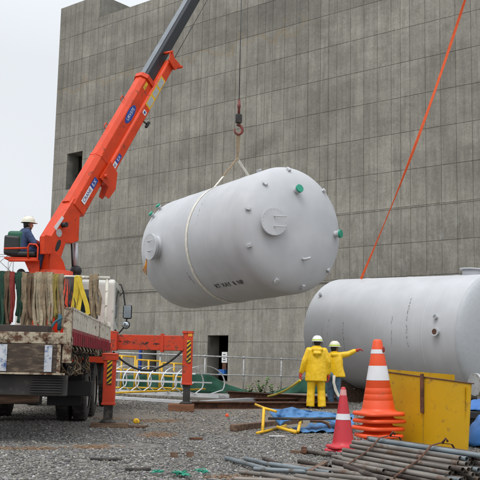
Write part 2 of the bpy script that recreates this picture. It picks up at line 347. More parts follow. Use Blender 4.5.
def make_gravel():
    # individual stones, thicker near the viewer
    t = (1+5**.5)/2
    ico = np.array([(-1, t, 0), (1, t, 0), (-1, -t, 0), (1, -t, 0), (0, -1, t), (0, 1, t), (0, -1, -t), (0, 1, -t), (t, 0, -1), (t, 0, 1), (-t, 0, -1), (-t, 0, 1)], float)/1.9
    fac = np.array([(0, 11, 5), (0, 5, 1), (0, 1, 7), (0, 7, 10), (0, 10, 11), (1, 5, 9), (5, 11, 4), (11, 10, 2), (10, 7, 6), (7, 1, 8), (3, 9, 4), (3, 4, 2), (3, 2, 6), (3, 6, 8), (3, 8, 9), (4, 9, 5), (2, 4, 11), (6, 2, 10), (8, 6, 7), (9, 8, 1)])
    pos = []; rng = np.random.default_rng(3)
    def scatter(n, y0, y1, s0, s1, thr):
        k = 0
        while k < n:
            y = rng.uniform(y0, y1); x = rng.uniform(-.31, .31)*y
            if noise.noise(V(x*.5+4, y*.5, 1))*.5+.5 < thr: continue
            pos.append((x, y, rng.uniform(s0, s1)**1.0)); k += 1
    scatter(26000, 7.2, 12.8, .006, .018, .2); scatter(13000, 12.0, 16.5, .007, .017, .30); scatter(9000, 16, 25, .009, .022, .38); scatter(260, 7.2, 15, .02, .032, .3)
    scatter(2600, 22, 30, .02, .035, .35)
    n = len(pos); V_ = np.empty((n, 12, 3)); Cc = np.empty((n, 12, 4))
    gs = [(G(a, b), rx, ry) for a, b, rx, ry in STAINS]
    for i, (x, y, s) in enumerate(pos):
        A = rng.normal(size=(3, 3)); q, _ = np.linalg.qr(A)
        sc = np.array([1, rng.uniform(.6, .95), rng.uniform(.45, .75)])*s
        p = (ico*(1+rng.uniform(-.34, .30, (12, 1))))@q*sc
        V_[i] = p+np.array([x, y, gz(x, y)+s*.25])
        g = rng.choice([.07, .12, .16, .19, .23, .30, .44], p=[.15, .2, .22, .18, .14, .08, .03])*rng.uniform(.85, 1.15)
        c = np.array([g, g*rng.uniform(.93, .99), g*rng.uniform(.80, .98), 1.])
        for gg, rx, ry in gs:
            if ((x-gg.x)/rx)**2+((y-gg.y)/ry)**2 < rng.uniform(.2, 1.1): c[:3] = np.array([.20, .125, .075])*rng.uniform(.5, 1.3)
        Cc[i] = c
    me = bpy.data.meshes.new('gravel'); me.vertices.add(n*12); me.vertices.foreach_set('co', V_.ravel())
    Fx = (fac[None]+np.arange(n)[:, None, None]*12).reshape(-1, 3)
    me.loops.add(len(Fx)*3); me.loops.foreach_set('vertex_index', Fx.ravel().astype(np.int32))
    me.polygons.add(len(Fx)); me.polygons.foreach_set('loop_start', np.arange(0, len(Fx)*3, 3, dtype=np.int32))
    me.update(calc_edges=True)
    ca = me.color_attributes.new('stone', 'FLOAT_COLOR', 'POINT'); ca.data.foreach_set('color', Cc.ravel())
    m = bpy.data.materials.new('stones'); m.use_nodes = True; N = m.node_tree.nodes; b = N['Principled BSDF']; b.inputs['Roughness'].default_value = .8
    at = N.new('ShaderNodeAttribute'); at.attribute_name = 'stone'; m.node_tree.links.new(at.outputs['Color'], b.inputs['Base Color'])
    me.materials.append(m); o = bpy.data.objects.new('gravel', me); COL.objects.link(o)
    tag(o, 'loose grey crushed stone spread over the site ground', 'gravel', kind='stuff')
make_gravel()

# ================================================================ concrete building
def concrete(name, base, streak=1.0):
    m = bpy.data.materials.new(name); m.use_nodes = True; t = m.node_tree; N = t.nodes; L = t.links; b = N['Principled BSDF']
    b.inputs['Roughness'].default_value = .9; b.inputs['Specular IOR Level'].default_value = .25
    tc = N.new('ShaderNodeTexCoord')
    def nz(scale, det, st, lo, hi, a, c, rough=.6):
        mp = N.new('ShaderNodeMapping'); mp.inputs['Scale'].default_value = st; L.new(tc.outputs['Object'], mp.inputs[0])
        n = N.new('ShaderNodeTexNoise'); n.inputs['Scale'].default_value = scale; n.inputs['Detail'].default_value = det; n.inputs['Roughness'].default_value = rough
        L.new(mp.outputs[0], n.inputs['Vector']); r = N.new('ShaderNodeMapRange'); r.inputs[1].default_value = lo; r.inputs[2].default_value = hi
        r.inputs[3].default_value = a; r.inputs[4].default_value = c; L.new(n.outputs[0], r.inputs[0]); return r.outputs[0]
    def mul(a, b_):
        q = N.new('ShaderNodeMath'); q.operation = 'MULTIPLY'; L.new(a, q.inputs[0]); L.new(b_, q.inputs[1]); return q.outputs[0]
    v = nz(1.0, 7, (2.8, 1, .11), .32, .68, .80, 1.17, .7)            # rain streaks
    v = mul(v, nz(.2, 6, (.6, 1, 1.4), .35, .65, .74, 1.2))        # large clouds of stain
    v = mul(v, nz(.8, 8, (1, 1, 1.3), .35, .68, .87, 1.12, .78))
    v = mul(v, nz(9, 6, (1, 1, 1), .3, .7, .88, 1.12)); v = mul(v, nz(1.0, 4, (5, 1, .06), .55, .75, 1.0, .88)); v = mul(v, nz(.5, 6, (.5, 1, 1.2), .55, .7, 1.0, .80, .7))
    at = N.new('ShaderNodeAttribute'); at.attribute_name = 'tone'; v = mul(v, at.outputs['Fac'])
    # dark drips (wet) and pale lime
    sc = N.new('ShaderNodeVectorMath'); sc.operation = 'SCALE'; sc.inputs[0].default_value = base; L.new(v, sc.inputs['Scale'])
    d = nz(1.3, 8, (1.6, 1, .35), .50, .70, 0, .80*streak, .75)
    mx = N.new('ShaderNodeMixRGB'); L.new(d, mx.inputs[0]); L.new(sc.outputs[0], mx.inputs[1]); mx.inputs[2].default_value = (.165, .155, .13, 1)
    sep = N.new('ShaderNodeSeparateXYZ'); L.new(tc.outputs['Object'], sep.inputs[0])
    # pale lime blotches lower part
    lo = N.new('ShaderNodeMapRange'); lo.inputs[1].default_value = 9.4; lo.inputs[2].default_value = 9.8; lo.inputs[3].default_value = 1; lo.inputs[4].default_value = .25; L.new(sep.outputs[2], lo.inputs[0])
    e = mul(nz(1.7, 9, (1.8, 1, .5), .50, .74, 0, .75, .78), lo.outputs[0])
    mx2 = N.new('ShaderNodeMixRGB'); L.new(e, mx2.inputs[0]); L.new(mx.outputs[0], mx2.inputs[1]); mx2.inputs[2].default_value = (.38, .38, .35, 1)
    # ochre rust tide line
    w = N.new('ShaderNodeMapping'); w.inputs['Scale'].default_value = (.8, 1, .55); L.new(tc.outputs['Object'], w.inputs[0])
    n = N.new('ShaderNodeTexNoise'); n.inputs['Scale'].default_value = 1; n.inputs['Detail'].default_value = 5; L.new(w.outputs[0], n.inputs['Vector'])
    z = N.new('ShaderNodeMath'); z.operation = 'MULTIPLY_ADD'; z.inputs[1].default_value = 4.5; L.new(n.outputs[0], z.inputs[0]); L.new(sep.outputs[2], z.inputs[2])
    d2 = N.new('ShaderNodeMath'); d2.operation = 'SUBTRACT'; d2.inputs[1].default_value = 23.6; L.new(z.outputs[0], d2.inputs[0])
    ab = N.new('ShaderNodeMath'); ab.operation = 'ABSOLUTE'; L.new(d2.outputs[0], ab.inputs[0])
    rr = N.new('ShaderNodeMapRange'); rr.inputs[1].default_value = .22; rr.inputs[2].default_value = .05; rr.inputs[3].default_value = 0; rr.inputs[4].default_value = .42; L.new(ab.outputs[0], rr.inputs[0])
    xm = N.new('ShaderNodeMapRange'); xm.inputs[1].default_value = 6; xm.inputs[2].default_value = 3; L.new(sep.outputs[0], xm.inputs[0])
    fac = mul(rr.outputs[0], xm.outputs[0])
    mx3 = N.new('ShaderNodeMixRGB'); L.new(fac, mx3.inputs[0]); L.new(mx2.outputs[0], mx3.inputs[1]); mx3.inputs[2].default_value = (.27, .205, .12, 1)
    L.new(mx3.outputs[0], b.inputs['Base Color'])
    bn = N.new('ShaderNodeTexNoise'); bn.inputs['Scale'].default_value = 5; bn.inputs['Detail'].default_value = 8; L.new(tc.outputs['Object'], bn.inputs['Vector'])
    bp = N.new('ShaderNodeBump'); bp.inputs['Strength'].default_value = .35; bp.inputs['Distance'].default_value = .04; L.new(bn.outputs[0], bp.inputs['Height']); L.new(bp.outputs[0], b.inputs['Normal'])
    return m
CONC = concrete('concrete', (.280, .264, .226)); 
GROOVE = mat('joint_dark', (.18, .174, .15), .95, var=.55, vs=.9)
# local x runs along the wall (left is +), local -y... wall face looks to the viewer
wdir = ray(-855, 342); wdir.z = 0; wdir.normalize()
B0 = P(240, 365, 55); B0.z = 0
# local frame: X=wdir, Y=inward (away from viewer), Z up -> must be right handed
inward = Vector((0, 0, 1)).cross(wdir)
if inward.y < 0: inward = -inward
FL = 1 if wdir.cross(inward).z > 0 else -1       # if -1 mirror X
ang = math.atan2(wdir.y, wdir.x) if FL == 1 else math.atan2(-wdir.y, -wdir.x)
def BX(t): return t*FL
bld = thing('concrete_building', B0, 'huge windowless grey concrete building with board joints behind the tanks', 'building', rot=(0, 0, ang))
H1, H2, T0, T1, TS = 26.4, 28.2, -45.0, 18.75, 14.25
WIN = (15.45, 17.2, 13.65, 16.4); DOOR = (.95, 2.65, 0, 2.8); DOOR2 = (7.1, 8.3, 0, 2.75)
HOLES = [WIN, DOOR, DOOR2]
def lb(mb, t0, t1, y0, y1, z0, z1):
    a, b = sorted((BX(t0), BX(t1))); mb.box((a, y0, z0), (b, y1, z1))
def subtract(rect, holes):
    rs = [rect]
    for h in holes:
        nr = []
        for (a, b, c, d) in rs:
            x0, x1, z0, z1 = max(a, h[0]), min(b, h[1]), max(c, h[2]), min(d, h[3])
            if x0 >= x1 or z0 >= z1: nr.append((a, b, c, d)); continue
            if a < x0: nr.append((a, x0, c, d))
            if x1 < b: nr.append((x1, b, c, d))
            if c < z0: nr.append((x0, x1, c, z0))
            if z1 < d: nr.append((x0, x1, z1, d))
        rs = nr
    return rs
core = MB()
for r in subtract((T0, TS, -.5, H1-.03), HOLES)+subtract((TS, T1, -.5, H2-.03), HOLES): lb(core, r[0], r[1], 0, 1.1, r[2], r[3])
lb(core, T1-1, T1, 1.1, 30, -.5, H2-.03); lb(core, T0, T0+1, 1.1, 30, -.5, H1-.5); lb(core, T0, T1, 30, 31, -.5, H1-.5)
lb(core, T0+1, T1-1, 1.1, 30, H1-2, H1-1.5); lb(core, TS, TS+.8, 1.1, 9, H1-1.4, H2-.03); lb(core, TS+.8, T1-1, 1.1, 9, H2-.9, H2-.6); lb(core, TS, T1-1, 9, 9.8, H1-1.4, H2-.03)
o = core.build('wall', GROOVE, bld, world=False); 
zs = [0, .38, 2.39, 4.35, 5.87, 7.65, 9.62, 11.65, 13.75, 15.75, 17.72, 19.68, 21.65, 23.58, 25.6]
PER = 4.77; offs = [0, .585, 1.17, 2.06, 2.94, 3.84]
ts = sorted([-11.66+PER*k+o_ for k in range(-8, 7) for o_ in offs]); ts = [t for t in ts if T0 < t < T1-.2]
ts = [T0]+ts+[T1]
pan = MB(); tones = []
rowtone = {i: random.uniform(.95, 1.05) for i in range(20)}; rowtone[11] = .96; rowtone[12] = .80; rowtone[13] = .95; rowtone[5] = .86; rowtone[4] = .92; rowtone[6] = 1.0
wide = [ts[0]]+[t for k, t in enumerate(ts[1:-1]) if t < -6.5 or k % 5 == 0]+[ts[-1]]
cells = [(ts, i, zs, 6, 99) for i in range(len(ts)-1)]+[(wide, i, zs, 0, 6) for i in range(len(wide)-1)]
for (ts_, i, zs_, jlo, jhi) in cells:
    ts = ts_; zz = zs+[H2 if ts[i] > TS-.3 else H1]
    for j in range(len(zz)-1):
        if not (jlo <= j < jhi): continue
        g = .012 if j >= 6 else .008; gz_ = .012
        a, b = ts[i]+g, ts[i+1]-g
        if i == len(ts)-2: b = T1
        if ts[i] < TS < ts[i+1]: pass
        base = subtract((a, b, zz[j]+(gz_ if j else -.4), zz[j+1]-gz_), HOLES)
        tone = rowtone[j]*random.choice([.95, 1, 1, 1.04])*random.uniform(.965, 1.035)
        for r in base:
            if r[1]-r[0] < .02 or r[3]-r[2] < .02: continue
            k0 = len(pan.v); dz = random.uniform(-.003, .003); lb(pan, r[0], r[1], -.03+dz, .002, r[2], r[3]); tones += [tone]*(len(pan.v)-k0)
# parapet side of the taller part and coping strips
def band(mb, *a):
    k0 = len(mb.v); lb(mb, *a); tones.extend([.9]*(len(mb.v)-k0))
band(pan, TS-.03, TS-.002, .1, 8.9, H1-1.2, H2); band(pan, T1-.002, T1+.03, -.03, 31, -.4, H2)
band(pan, T0, T1, -.05, -.034, 9.55, 9.605); band(pan, T0, T1, -.085, -.034, 5.74, 5.85)
o = pan.build('concrete_panels', CONC, bld, world=False)
at = o.data.attributes.new('tone', 'FLOAT', 'POINT'); at.data.foreach_set('value', tones)
# interior shade painted as black sheets behind the openings
for (a, b, c, d) in HOLES: rv = MB(); lb(rv, a-.6, b+.6, 3.0, 3.1, c-.5, d+.5); rv.build('dark_backing', 'black', bld, world=False)
def BW(t, y, z): return bld.matrix_world @ Vector((BX(t), y, z))
bpy.context.view_layer.update()
nb = thing('notice_board', BW(1.15, -.06, .8), 'white notice sheet in the dark doorway of the concrete building', 'sign')
pA = BW(1.45, .25, 0); rdir = -wdir
q = MB(); q.obox(V(pA.x, pA.y, 1.45), rdir*.22, inward*.02, V(0, 0, .33)); q.build('board', 'white', nb)
q = MB()
for k in range(4): q.obox(V(pA.x, pA.y, 1.62-.12*k)-inward*.024+rdir*random.uniform(-.03, .03), rdir*random.uniform(.07, .14), inward*.002, V(0, 0, .022))
q.build('writing', 'ink', nb)
q = MB(); q.obox(V(pA.x, pA.y, .85), rdir*.16, inward*.03, V(0, 0, .24)); q.build('stand', 'rust', nb)
q = MB(); q.obox(V(pA.x, pA.y, .55)-inward*.15, rdir*.22, inward*.15, V(0, 0, .16)); solo(q, 'blue_crate', 'blue_tarp', V(pA.x, pA.y, .4)-inward*.15, 'small blue crate on the sill of the dark doorway', 'crate', bevel=.02)
pB = BW(8.45, -.2, 0)
q = MB(); q.obox(V(pB.x, pB.y, 1.25), rdir*.09, inward*.05, V(0, 0, 1.25)); solo(q, 'blue_post', 'blue', V(pB.x, pB.y, 0), 'blue post standing beside the far doorway behind the outrigger', 'post')

# ================================================================ lattice mast far left
mast = thing('lattice_mast', P(2, 372, 70).xy.to_3d(), 'pale lattice mast in the distance left of the crane seat', 'mast')
q = MB(); c = P(-1, 300, 70)
for sx in (-.75, .75):
    for sy in (-.75, .75): q.cyl((c.x+sx, c.y+sy, 0), (c.x+sx, c.y+sy, 9.2), .05, n=6)
for k in range(7):
    z = 1.3*k
    for a, b in (((-.75, -.75), (.75, -.75)), ((.75, -.75), (.75, .75)), ((.75, .75), (-.75, .75)), ((-.75, .75), (-.75, -.75))):
        q.cyl((c.x+a[0], c.y+a[1], z), (c.x+b[0], c.y+b[1], z+1.3), .03, n=5); q.cyl((c.x+a[0], c.y+a[1], z+1.3), (c.x+b[0], c.y+b[1], z+1.3), .03, n=5)
q.build('frame', 'galv', mast)

# ================================================================ tanks
def tank_mat(name, scuffs):
    m = mat(name, (.49, .50, .515), .52, var=.07, vs=1.6, spec=.28, bump=.12, bs=1.6, bdist=.02)
    t = m.node_tree; N = t.nodes; L = t.links; b = N['Principled BSDF']; src = b.inputs['Base Color'].links[0].from_socket
    tc = N.new('ShaderNodeTexCoord')
    # vertical grey rundown streaks (object x = axis, z up)
    mp = N.new('ShaderNodeMapping'); mp.inputs['Scale'].default_value = (9, .35, .35); L.new(tc.outputs['Object'], mp.inputs[0])
    n = N.new('ShaderNodeTexNoise'); n.inputs['Scale'].default_value = 1; n.inputs['Detail'].default_value = 6; L.new(mp.outputs[0], n.inputs['Vector'])
    r = N.new('ShaderNodeMapRange'); r.inputs[1].default_value = .35; r.inputs[2].default_value = .75; r.inputs[3].default_value = 0; r.inputs[4].default_value = .13; L.new(n.outputs[0], r.inputs[0])
    mx = N.new('ShaderNodeMixRGB'); L.new(r.outputs[0], mx.inputs[0]); L.new(src, mx.inputs[1]); mx.inputs[2].default_value = (.36, .37, .39, 1); out = mx.outputs[0]
    sep = N.new('ShaderNodeSeparateXYZ'); L.new(tc.outputs['Object'], sep.inputs[0])
    for (x0, slope, z0, z1, w) in scuffs:
        xx = N.new('ShaderNodeMath'); xx.operation = 'MULTIPLY_ADD'; xx.inputs[1].default_value = slope; xx.inputs[2].default_value = -x0
        L.new(sep.outputs[2], xx.inputs[0]); s2 = N.new('ShaderNodeMath'); s2.operation = 'ADD'; L.new(sep.outputs[0], s2.inputs[0]); L.new(xx.outputs[0], s2.inputs[1])
        wn = N.new('ShaderNodeTexNoise'); wn.inputs['Scale'].default_value = 6; wn.inputs['Detail'].default_value = 4; L.new(tc.outputs['Object'], wn.inputs['Vector'])
        s3 = N.new('ShaderNodeMath'); s3.operation = 'MULTIPLY_ADD'; s3.inputs[1].default_value = .12; L.new(wn.outputs[0], s3.inputs[0]); L.new(s2.outputs[0], s3.inputs[2])
        s4 = N.new('ShaderNodeMath'); s4.operation = 'SUBTRACT'; s4.inputs[1].default_value = .06; L.new(s3.outputs[0], s4.inputs[0])
        ab = N.new('ShaderNodeMath'); ab.operation = 'ABSOLUTE'; L.new(s4.outputs[0], ab.inputs[0])
        rr = N.new('ShaderNodeMapRange'); rr.inputs[1].default_value = w; rr.inputs[2].default_value = w*.3; L.new(ab.outputs[0], rr.inputs[0])
        za = N.new('ShaderNodeMath'); za.operation = 'GREATER_THAN'; za.inputs[1].default_value = z0; L.new(sep.outputs[2], za.inputs[0])
        zb = N.new('ShaderNodeMath'); zb.operation = 'LESS_THAN'; zb.inputs[1].default_value = z1; L.new(sep.outputs[2], zb.inputs[0])
        yl = N.new('ShaderNodeMath'); yl.operation = 'LESS_THAN'; yl.inputs[1].default_value = 0; L.new(sep.outputs[1], yl.inputs[0])
        bn = N.new('ShaderNodeTexNoise'); bn.inputs['Scale'].default_value = 14; bn.inputs['Detail'].default_value = 5; L.new(tc.outputs['Object'], bn.inputs['Vector'])
        br = N.new('ShaderNodeMapRange'); br.inputs[1].default_value = .45; br.inputs[2].default_value = .55; L.new(bn.outputs[0], br.inputs[0])
        f = rr.outputs[0]
        for z in (za, zb, yl, br):
            qm = N.new('ShaderNodeMath'); qm.operation = 'MULTIPLY'; L.new(f, qm.inputs[0]); L.new(z.outputs[0], qm.inputs[1]); f = qm.outputs[0]
        mx = N.new('ShaderNodeMixRGB'); L.new(f, mx.inputs[0]); L.new(out, mx.inputs[1]); mx.inputs[2].default_value = (.24, .235, .23, 1); out = mx.outputs[0]
    L.new(out, b.inputs['Base Color']); return m
RT = 1.645
def headx(r, h): return h*(max(0, 1-(r/RT)**2.3))**.5
def shell_profile(L_, h):
    pr = []
    n = 26
    for k in range(n+1):
        r = RT*math.sin(math.pi/2*k/n); pr.append((r, -L_/2-headx(r, h)))
    seams = [-L_/2+L_*f for f in (.2, .5, .8)]
    for sx in seams: pr += [(RT, sx-.16), (RT, sx-.06), (RT, sx-.03), (RT, sx-.020), (RT+.007, sx-.010), (RT+.007, sx+.010), (RT, sx+.020), (RT, sx+.03), (RT, sx+.06), (RT, sx+.16)]
    for k in range(n, -1, -1):
        r = RT*math.sin(math.pi/2*k/n); pr.append((r, L_/2+headx(r, h)))
    return pr
def on_head(L_, h, y, z, sgn=1):
    r = math.hypot(y, z); x = headx(r, h); e = .01; dx = (headx(r+e, h)-headx(max(r-e, 0), h))/(2*e if r > e else e)
    rv_ = V(0, y, z).normalized() if r > 0 else V(0, 0, 1)
    n = (V(1, 0, 0)-rv_*dx).normalized()
    return V(sgn*(L_/2+x), y, z), V(n.x*sgn, n.y, n.z)
def nozzle(root, p, n, r, ln, name, cap=None, flange=None):
    q = MB(); q.cyl(p-n*.08, p+n*ln, r, n=24)
    fr = flange or r*1.45
    q.cyl(p+n*(ln-.035), p+n*ln, fr, n=24)
    o = q.build(name, TANKM, root, world=False)
    if cap:
        c = MB(); c.cyl(p+n*(ln+.001), p+n*(ln+.05), fr*1.02, n=24); c.build('nozzle_cap', cap, o, world=False, bevel=.006)
    return o
def manway(root, p, n, r, ln, hint):
    q = MB(); q.cyl(p-n*.2, p+n*(ln-.03), r*.86, n=40); q.cyl(p+n*(ln-.07), p+n*(ln-.03), r, n=40)
    o = q.build('manway', TANKM, root, world=False)
    a, b = frame(n, hint)
    c = MB(); c.cyl(p+n*(ln-.028), p+n*(ln+.012), r, n=40)
    for k in range(20):
        t = 2*math.pi*k/20; w = p+(a*math.cos(t)+b*math.sin(t))*r*.9; c.cyl(w+n*(ln+.008), w+n*(ln+.018), .009, n=6)
    c.build('manway_cover', TANKM, o, world=False)
    for s in (-.5, .5):
        h = MB(); w = p+n*(ln+.012)+b*s*r*.75
        h.tube([w+a*.0, w+a*.0+n*.07, w+a*(r*.6)+n*.08, w+a*(r*.85)+n*.08], .014); h.build('handle', TANKM, o, world=False)
    return o
def lug(root, p, n, hint=V(0, 0, 1)):
    a, b = frame(n, hint); q = MB(); q.obox(p+n*.03, a*.042, b*.052, n*.036); q.obox(p+n*.05+b*.015, a*.03, b*.072, n*.010); q.build('bracket', TANKM, root, world=False, bevel=.006)

# ---- hanging tank
L1, HD1 = 4.72, .64
TANKM = tank_mat('tank_grey', [(.6, .12, .2, 1.2, .02), (-.4, .1, -1.2, -.9, .03)])
c1n = P(287, 230.5, 22.8); ax1 = V(.56, -.828, .034).normalized(); c1 = c1n-ax1*L1/2
tk1 = thing('storage_tank', c1, 'pale grey horizontal steel tank hanging from the crane hook in a sling', 'tank', rot=(0, -math.asin(ax1.z), math.atan2(ax1.y, ax1.x)))
q = MB(); q.lathe(shell_profile(L1, HD1), ax=(1, 0, 0), n=128); q.build('shell', TANKM, tk1, world=False)
p, n = on_head(L1, HD1, -.90, .02); manway(tk1, p, n, .34, .17, V(0, 0, 1))
p, n = on_head(L1, HD1, -.12, .92); nozzle(tk1, p, n, .085, .13, 'nozzle', 'green_cap', .105)
p, n = on_head(L1, HD1, 1.22, -.04); nozzle(tk1, p, n, .085, .13, 'nozzle', 'green_cap', .105)
for y, z in ((-.95, 1.02), (-.15, 1.50), (.92, 1.08), (1.05, -.98), (.25, -1.45), (-.58, -1.35), (-1.38, -.55), (-1.42, .35)):
    p, n = on_head(L1, HD1, y, z); lug(tk1, p, n, V(0, y, z).normalized())
p, n = on_head(L1, HD1, .05, -.80)
q = MB(); q.tube([p-n*.03, p+n*.10, p+n*.14+V(0, .05, .02), p+n*.14+V(0, .13, .05)], .035); q.build('drain_pipe', TANKM, tk1, world=False)
# side manway near the far end, small green-capped nozzles
sx = -L1/2+.80; sn = V(0, -.99, -.04).normalized(); manway(tk1, V(sx, 0, 0)+sn*RT, sn, .37, .20, V(0, 0, 1))
for x, a in ((-L1/2+.12, 145), (-L1/2+.14, 134)):
    nn = V(0, math.cos(R_(a)), math.sin(R_(a))); nozzle(tk1, V(x, 0, 0)+nn*RT, nn, .05, .12, 'nozzle', 'green_cap', .07)
for x, a in ((L1/2-.35, 112), (L1/2-.9, -30)):
    nn = V(0, math.cos(R_(a)), math.sin(R_(a))); lug(tk1, V(x, 0, 0)+nn*RT, nn, V(1, 0, 0))
# stencilled marks on the lower side, wrapped round the shell
def shell_text(txt, size, x0, adeg, root):
    mb = text_mb(txt, size, V(0, 0, 0), V(1, 0, 0), V(0, 1, 0), .002); nv = []
    for v in mb.v:
        a = R_(adeg)-v[1]/RT; r = RT+.010+v[2]; nv.append((x0+v[0], r*math.cos(a), r*math.sin(a)))
    mb.v = nv; mb.build('stencil_text', 'ink', root, world=False)
for w_, x_ in (('RT', .62), ('XAY', 1.02), ('8', 1.40), ('NP', 1.68)): shell_text(w_, .21, x_, 234, tk1)
# orange rope tail tied to side manway
q = MB(); w = tk1.matrix_world
bpy.context.view_layer.update()
pp = tk1.matrix_world @ (V(sx-.3, 0, -.32)+sn*(RT+.14))
for k in range(3):
    q.tube([pp+V(random.uniform(-.02, .02), 0, .05), pp+V(.02*k-.03, -.01, -.18), pp+V(.05*k-.09, 0, -.34-.05*k)], .014, 6)
solo(q, 'rope_tail', mat('amber_rope', (.62, .24, .03), .8, var=.2, vs=30), pp, 'short frayed orange rope tail hanging from the side manway of the lifted tank', 'rope')

# ---- tank on the ground
L2 = 5.4
TANKM = tank_mat('tank_grey_ground', [(1.15, .10, -.35, .95, .032), (.62, .04, -.35, .45, .022), (-1.15, .05, -.6, .35, .022), (-1.75, .02, -.2, .4, .018), (-2.0, .02, -.6, .1, .014)])
c2n = P(494, 337.0, 23.6); c2f = P(345, 333.0, 27.7); ax2 = (c2n-c2f).normalized(); c2 = c2n-ax2*L2/2
tk2 = thing('storage_tank', c2, 'pale grey horizontal steel tank lying on the ground at the right', 'tank')
zz_ = V(0, 0, 1); yy_ = zz_.cross(ax2).normalized(); zz_ = ax2.cross(yy_); tk2.rotation_euler = Matrix((ax2, yy_, zz_)).transposed().to_euler()
pr_ = shell_profile(L2, .36); ks = [i for i, p in enumerate(pr_) if p[1] > L2/2+.02]
q = MB(); q.lathe(pr_[:ks[0]+1], ax=(1, 0, 0), n=128); q.build('shell', TANKM, tk2, world=False)
q = MB(); q.lathe([(RT+.004, L2/2-.01), (RT+.004, L2/2+.015)]+[(p[0]-.001, p[1]) for p in pr_[ks[0]:]], ax=(1, 0, 0), n=128); q.build('end_head', mat('tank_end', (.39, .41, .43), .5, var=.05, vs=12, bump=.12, bs=14), tk2, world=False)
def on_shell(x, adeg):
    nn = V(0, math.cos(R_(adeg)), math.sin(R_(adeg))); return V(x, 0, 0)+nn*RT, nn
p, n = on_shell(L2/2-.62, 165); nozzle(tk2, p, n, .05, .10, 'nozzle', None, .06)
p, n = on_shell(L2/2-.55, 178); o = nozzle(tk2, p, n, .075, .13, 'nozzle', None, .115)
q = MB(); q.cyl(p+n*.131, p+n*.135, .07, n=20); q.build('bore', 'rust', o, world=False)
p, n = on_shell(L2/2-.75, 88); nozzle(tk2, p, n, .26, .17, 'manway', None, .33)
p, n = on_shell(-L2/2+.25, 140); nozzle(tk2, p, n, .04, .09, 'nozzle', None, .055)
p, n = on_head(L2, .36, -1.3, .3, -1); lug(tk2, p, n)
p, n = on_head(L2, .36, -1.05, 0.02); q = MB(); q.cyl(p-n*.02+V(0, .0, 0), p+n*.03+V(0, .55, -.1), .018, n=8); q.build('bar', 'ink', tk2, world=False)
# sleepers under it
for k, s in enumerate((-1.9, 1.7)):
    b_ = c2+ax2*s; bot = b_.z-RT
    side = V(-ax2.y, ax2.x, 0).normalized(); q = MB()
    q.obox(V(b_.x, b_.y, bot/2), side*1.1, V(ax2.x, ax2.y, 0).normalized()*.13, V(0, 0, bot/2+.01))
    for sg in (-1, 1):
        x = V(b_.x, b_.y, 0)+side*sg*.75; q.prism([x+V(0, 0, bot)+side*sg*.3-V(ax2.x, ax2.y, 0)*.13, x+V(0, 0, bot)-side*sg*.25-V(ax2.x, ax2.y, 0)*.13, x+side*sg*.3+V(0, 0, bot+.28)-V(ax2.x, ax2.y, 0)*.13], V(ax2.x, ax2.y, 0)*.26)
    solo(q, 'timber_sleeper', 'timber', V(b_.x, b_.y, 0), 'timber cradle under the %s end of the tank on the ground' % ('far', 'near')[k], 'sleeper')

# ================================================================ hook, cable, slings of the lift
tip = P(237, -85, c1.y); hk = P(238.6, 124, c1.y)
lift = thing('crane_hook', hk, 'small red and black hook block on the crane cable above the tank', 'hook')
q = MB(); q.tube([hk+V(0, 0, .72), hk+V(0, 0, .3)], .035, 8); q.ball(hk+V(0, 0, .52), (.05, .05, .10)); q.build('swivel', 'hook', lift)
q = MB(); q.cyl(hk+V(0, 0, .28), hk+V(0, 0, .03), .095, n=20); q.build('weight', 'dark', lift, bevel=.02)
q = MB(); pts = []
for k in range(13):
    a = R_(90-24*k); pts.append(hk+V(.11*math.cos(a), 0, -.17+.13*math.sin(a)))
q.tube(pts, [.04]*8+[.038, .034, .03, .024, .015], 8); q.cyl(hk+V(0, 0, .0), hk+V(0, 0, -.05), .06, n=12); q.build('hook', 'hook', lift)
q = MB(); q.tube([P(241.5, -10, c1.y+.0), hk+V(0, 0, .7)], .012, 6); q.tube([tip, P(241.5, -10, c1.y)], .012, 6); solo(q, 'hoist_cable', 'cable', hk+V(0, 0, .7), 'thin steel hoist cable running down to the red hook block', 'cable')
# lifting sling round the tank
bpy.context.view_layer.update(); W1 = tk1.matrix_world
jn = P(237.5, 159, c1.y); q = MB()
for off in (-.03, .03): q.ribbon([hk+V(off, 0, -.27), hk.lerp(jn, .5)+V(off*.8, 0, 0), jn+V(0, 0, 0)], V(1, .2, 0), .06, .012)
q.build('x', 'tan')
sl_o = bpy.data.objects['x']; me_ = sl_o.data; bpy.data.objects.remove(sl_o)
sling = thing('lifting_sling', jn, 'cream webbing sling wrapped round the middle of the hanging tank', 'sling')
so_ = bpy.data.objects.new('sling_leg', me_); COL.objects.link(so_); so_.parent = sling
me_.transform(Matrix.Translation(-jn))
xm = .05; ring = []; wds = []
a0, a1 = 62, -270+42   # open at the top where the two legs rise
for k in range(61):
    a = R_(a0+ (360-28)*(-k)/60) if False else R_(118+(304)*k/60)
    ring.append(W1 @ V(xm+.10*math.sin(a*1.0)+.05*math.cos(2*a), (RT+.012)*math.cos(a), (RT+.012)*math.sin(a))); wds.append(W1.to_3x3() @ V(1, 0, 0))
q = MB(); q.ribbon([jn]+ring+[jn], [wds[0]]+wds+[wds[-1]], .10, .010); q.build('sling_loop', 'sling', sling)
q = MB(); q.ribbon([jn+V(0, 0, .03), jn.lerp(ring[0], .62)], wds[0], .11, .03); q.ball(jn, .05); q.build('sling_sleeve', 'tan', sling)
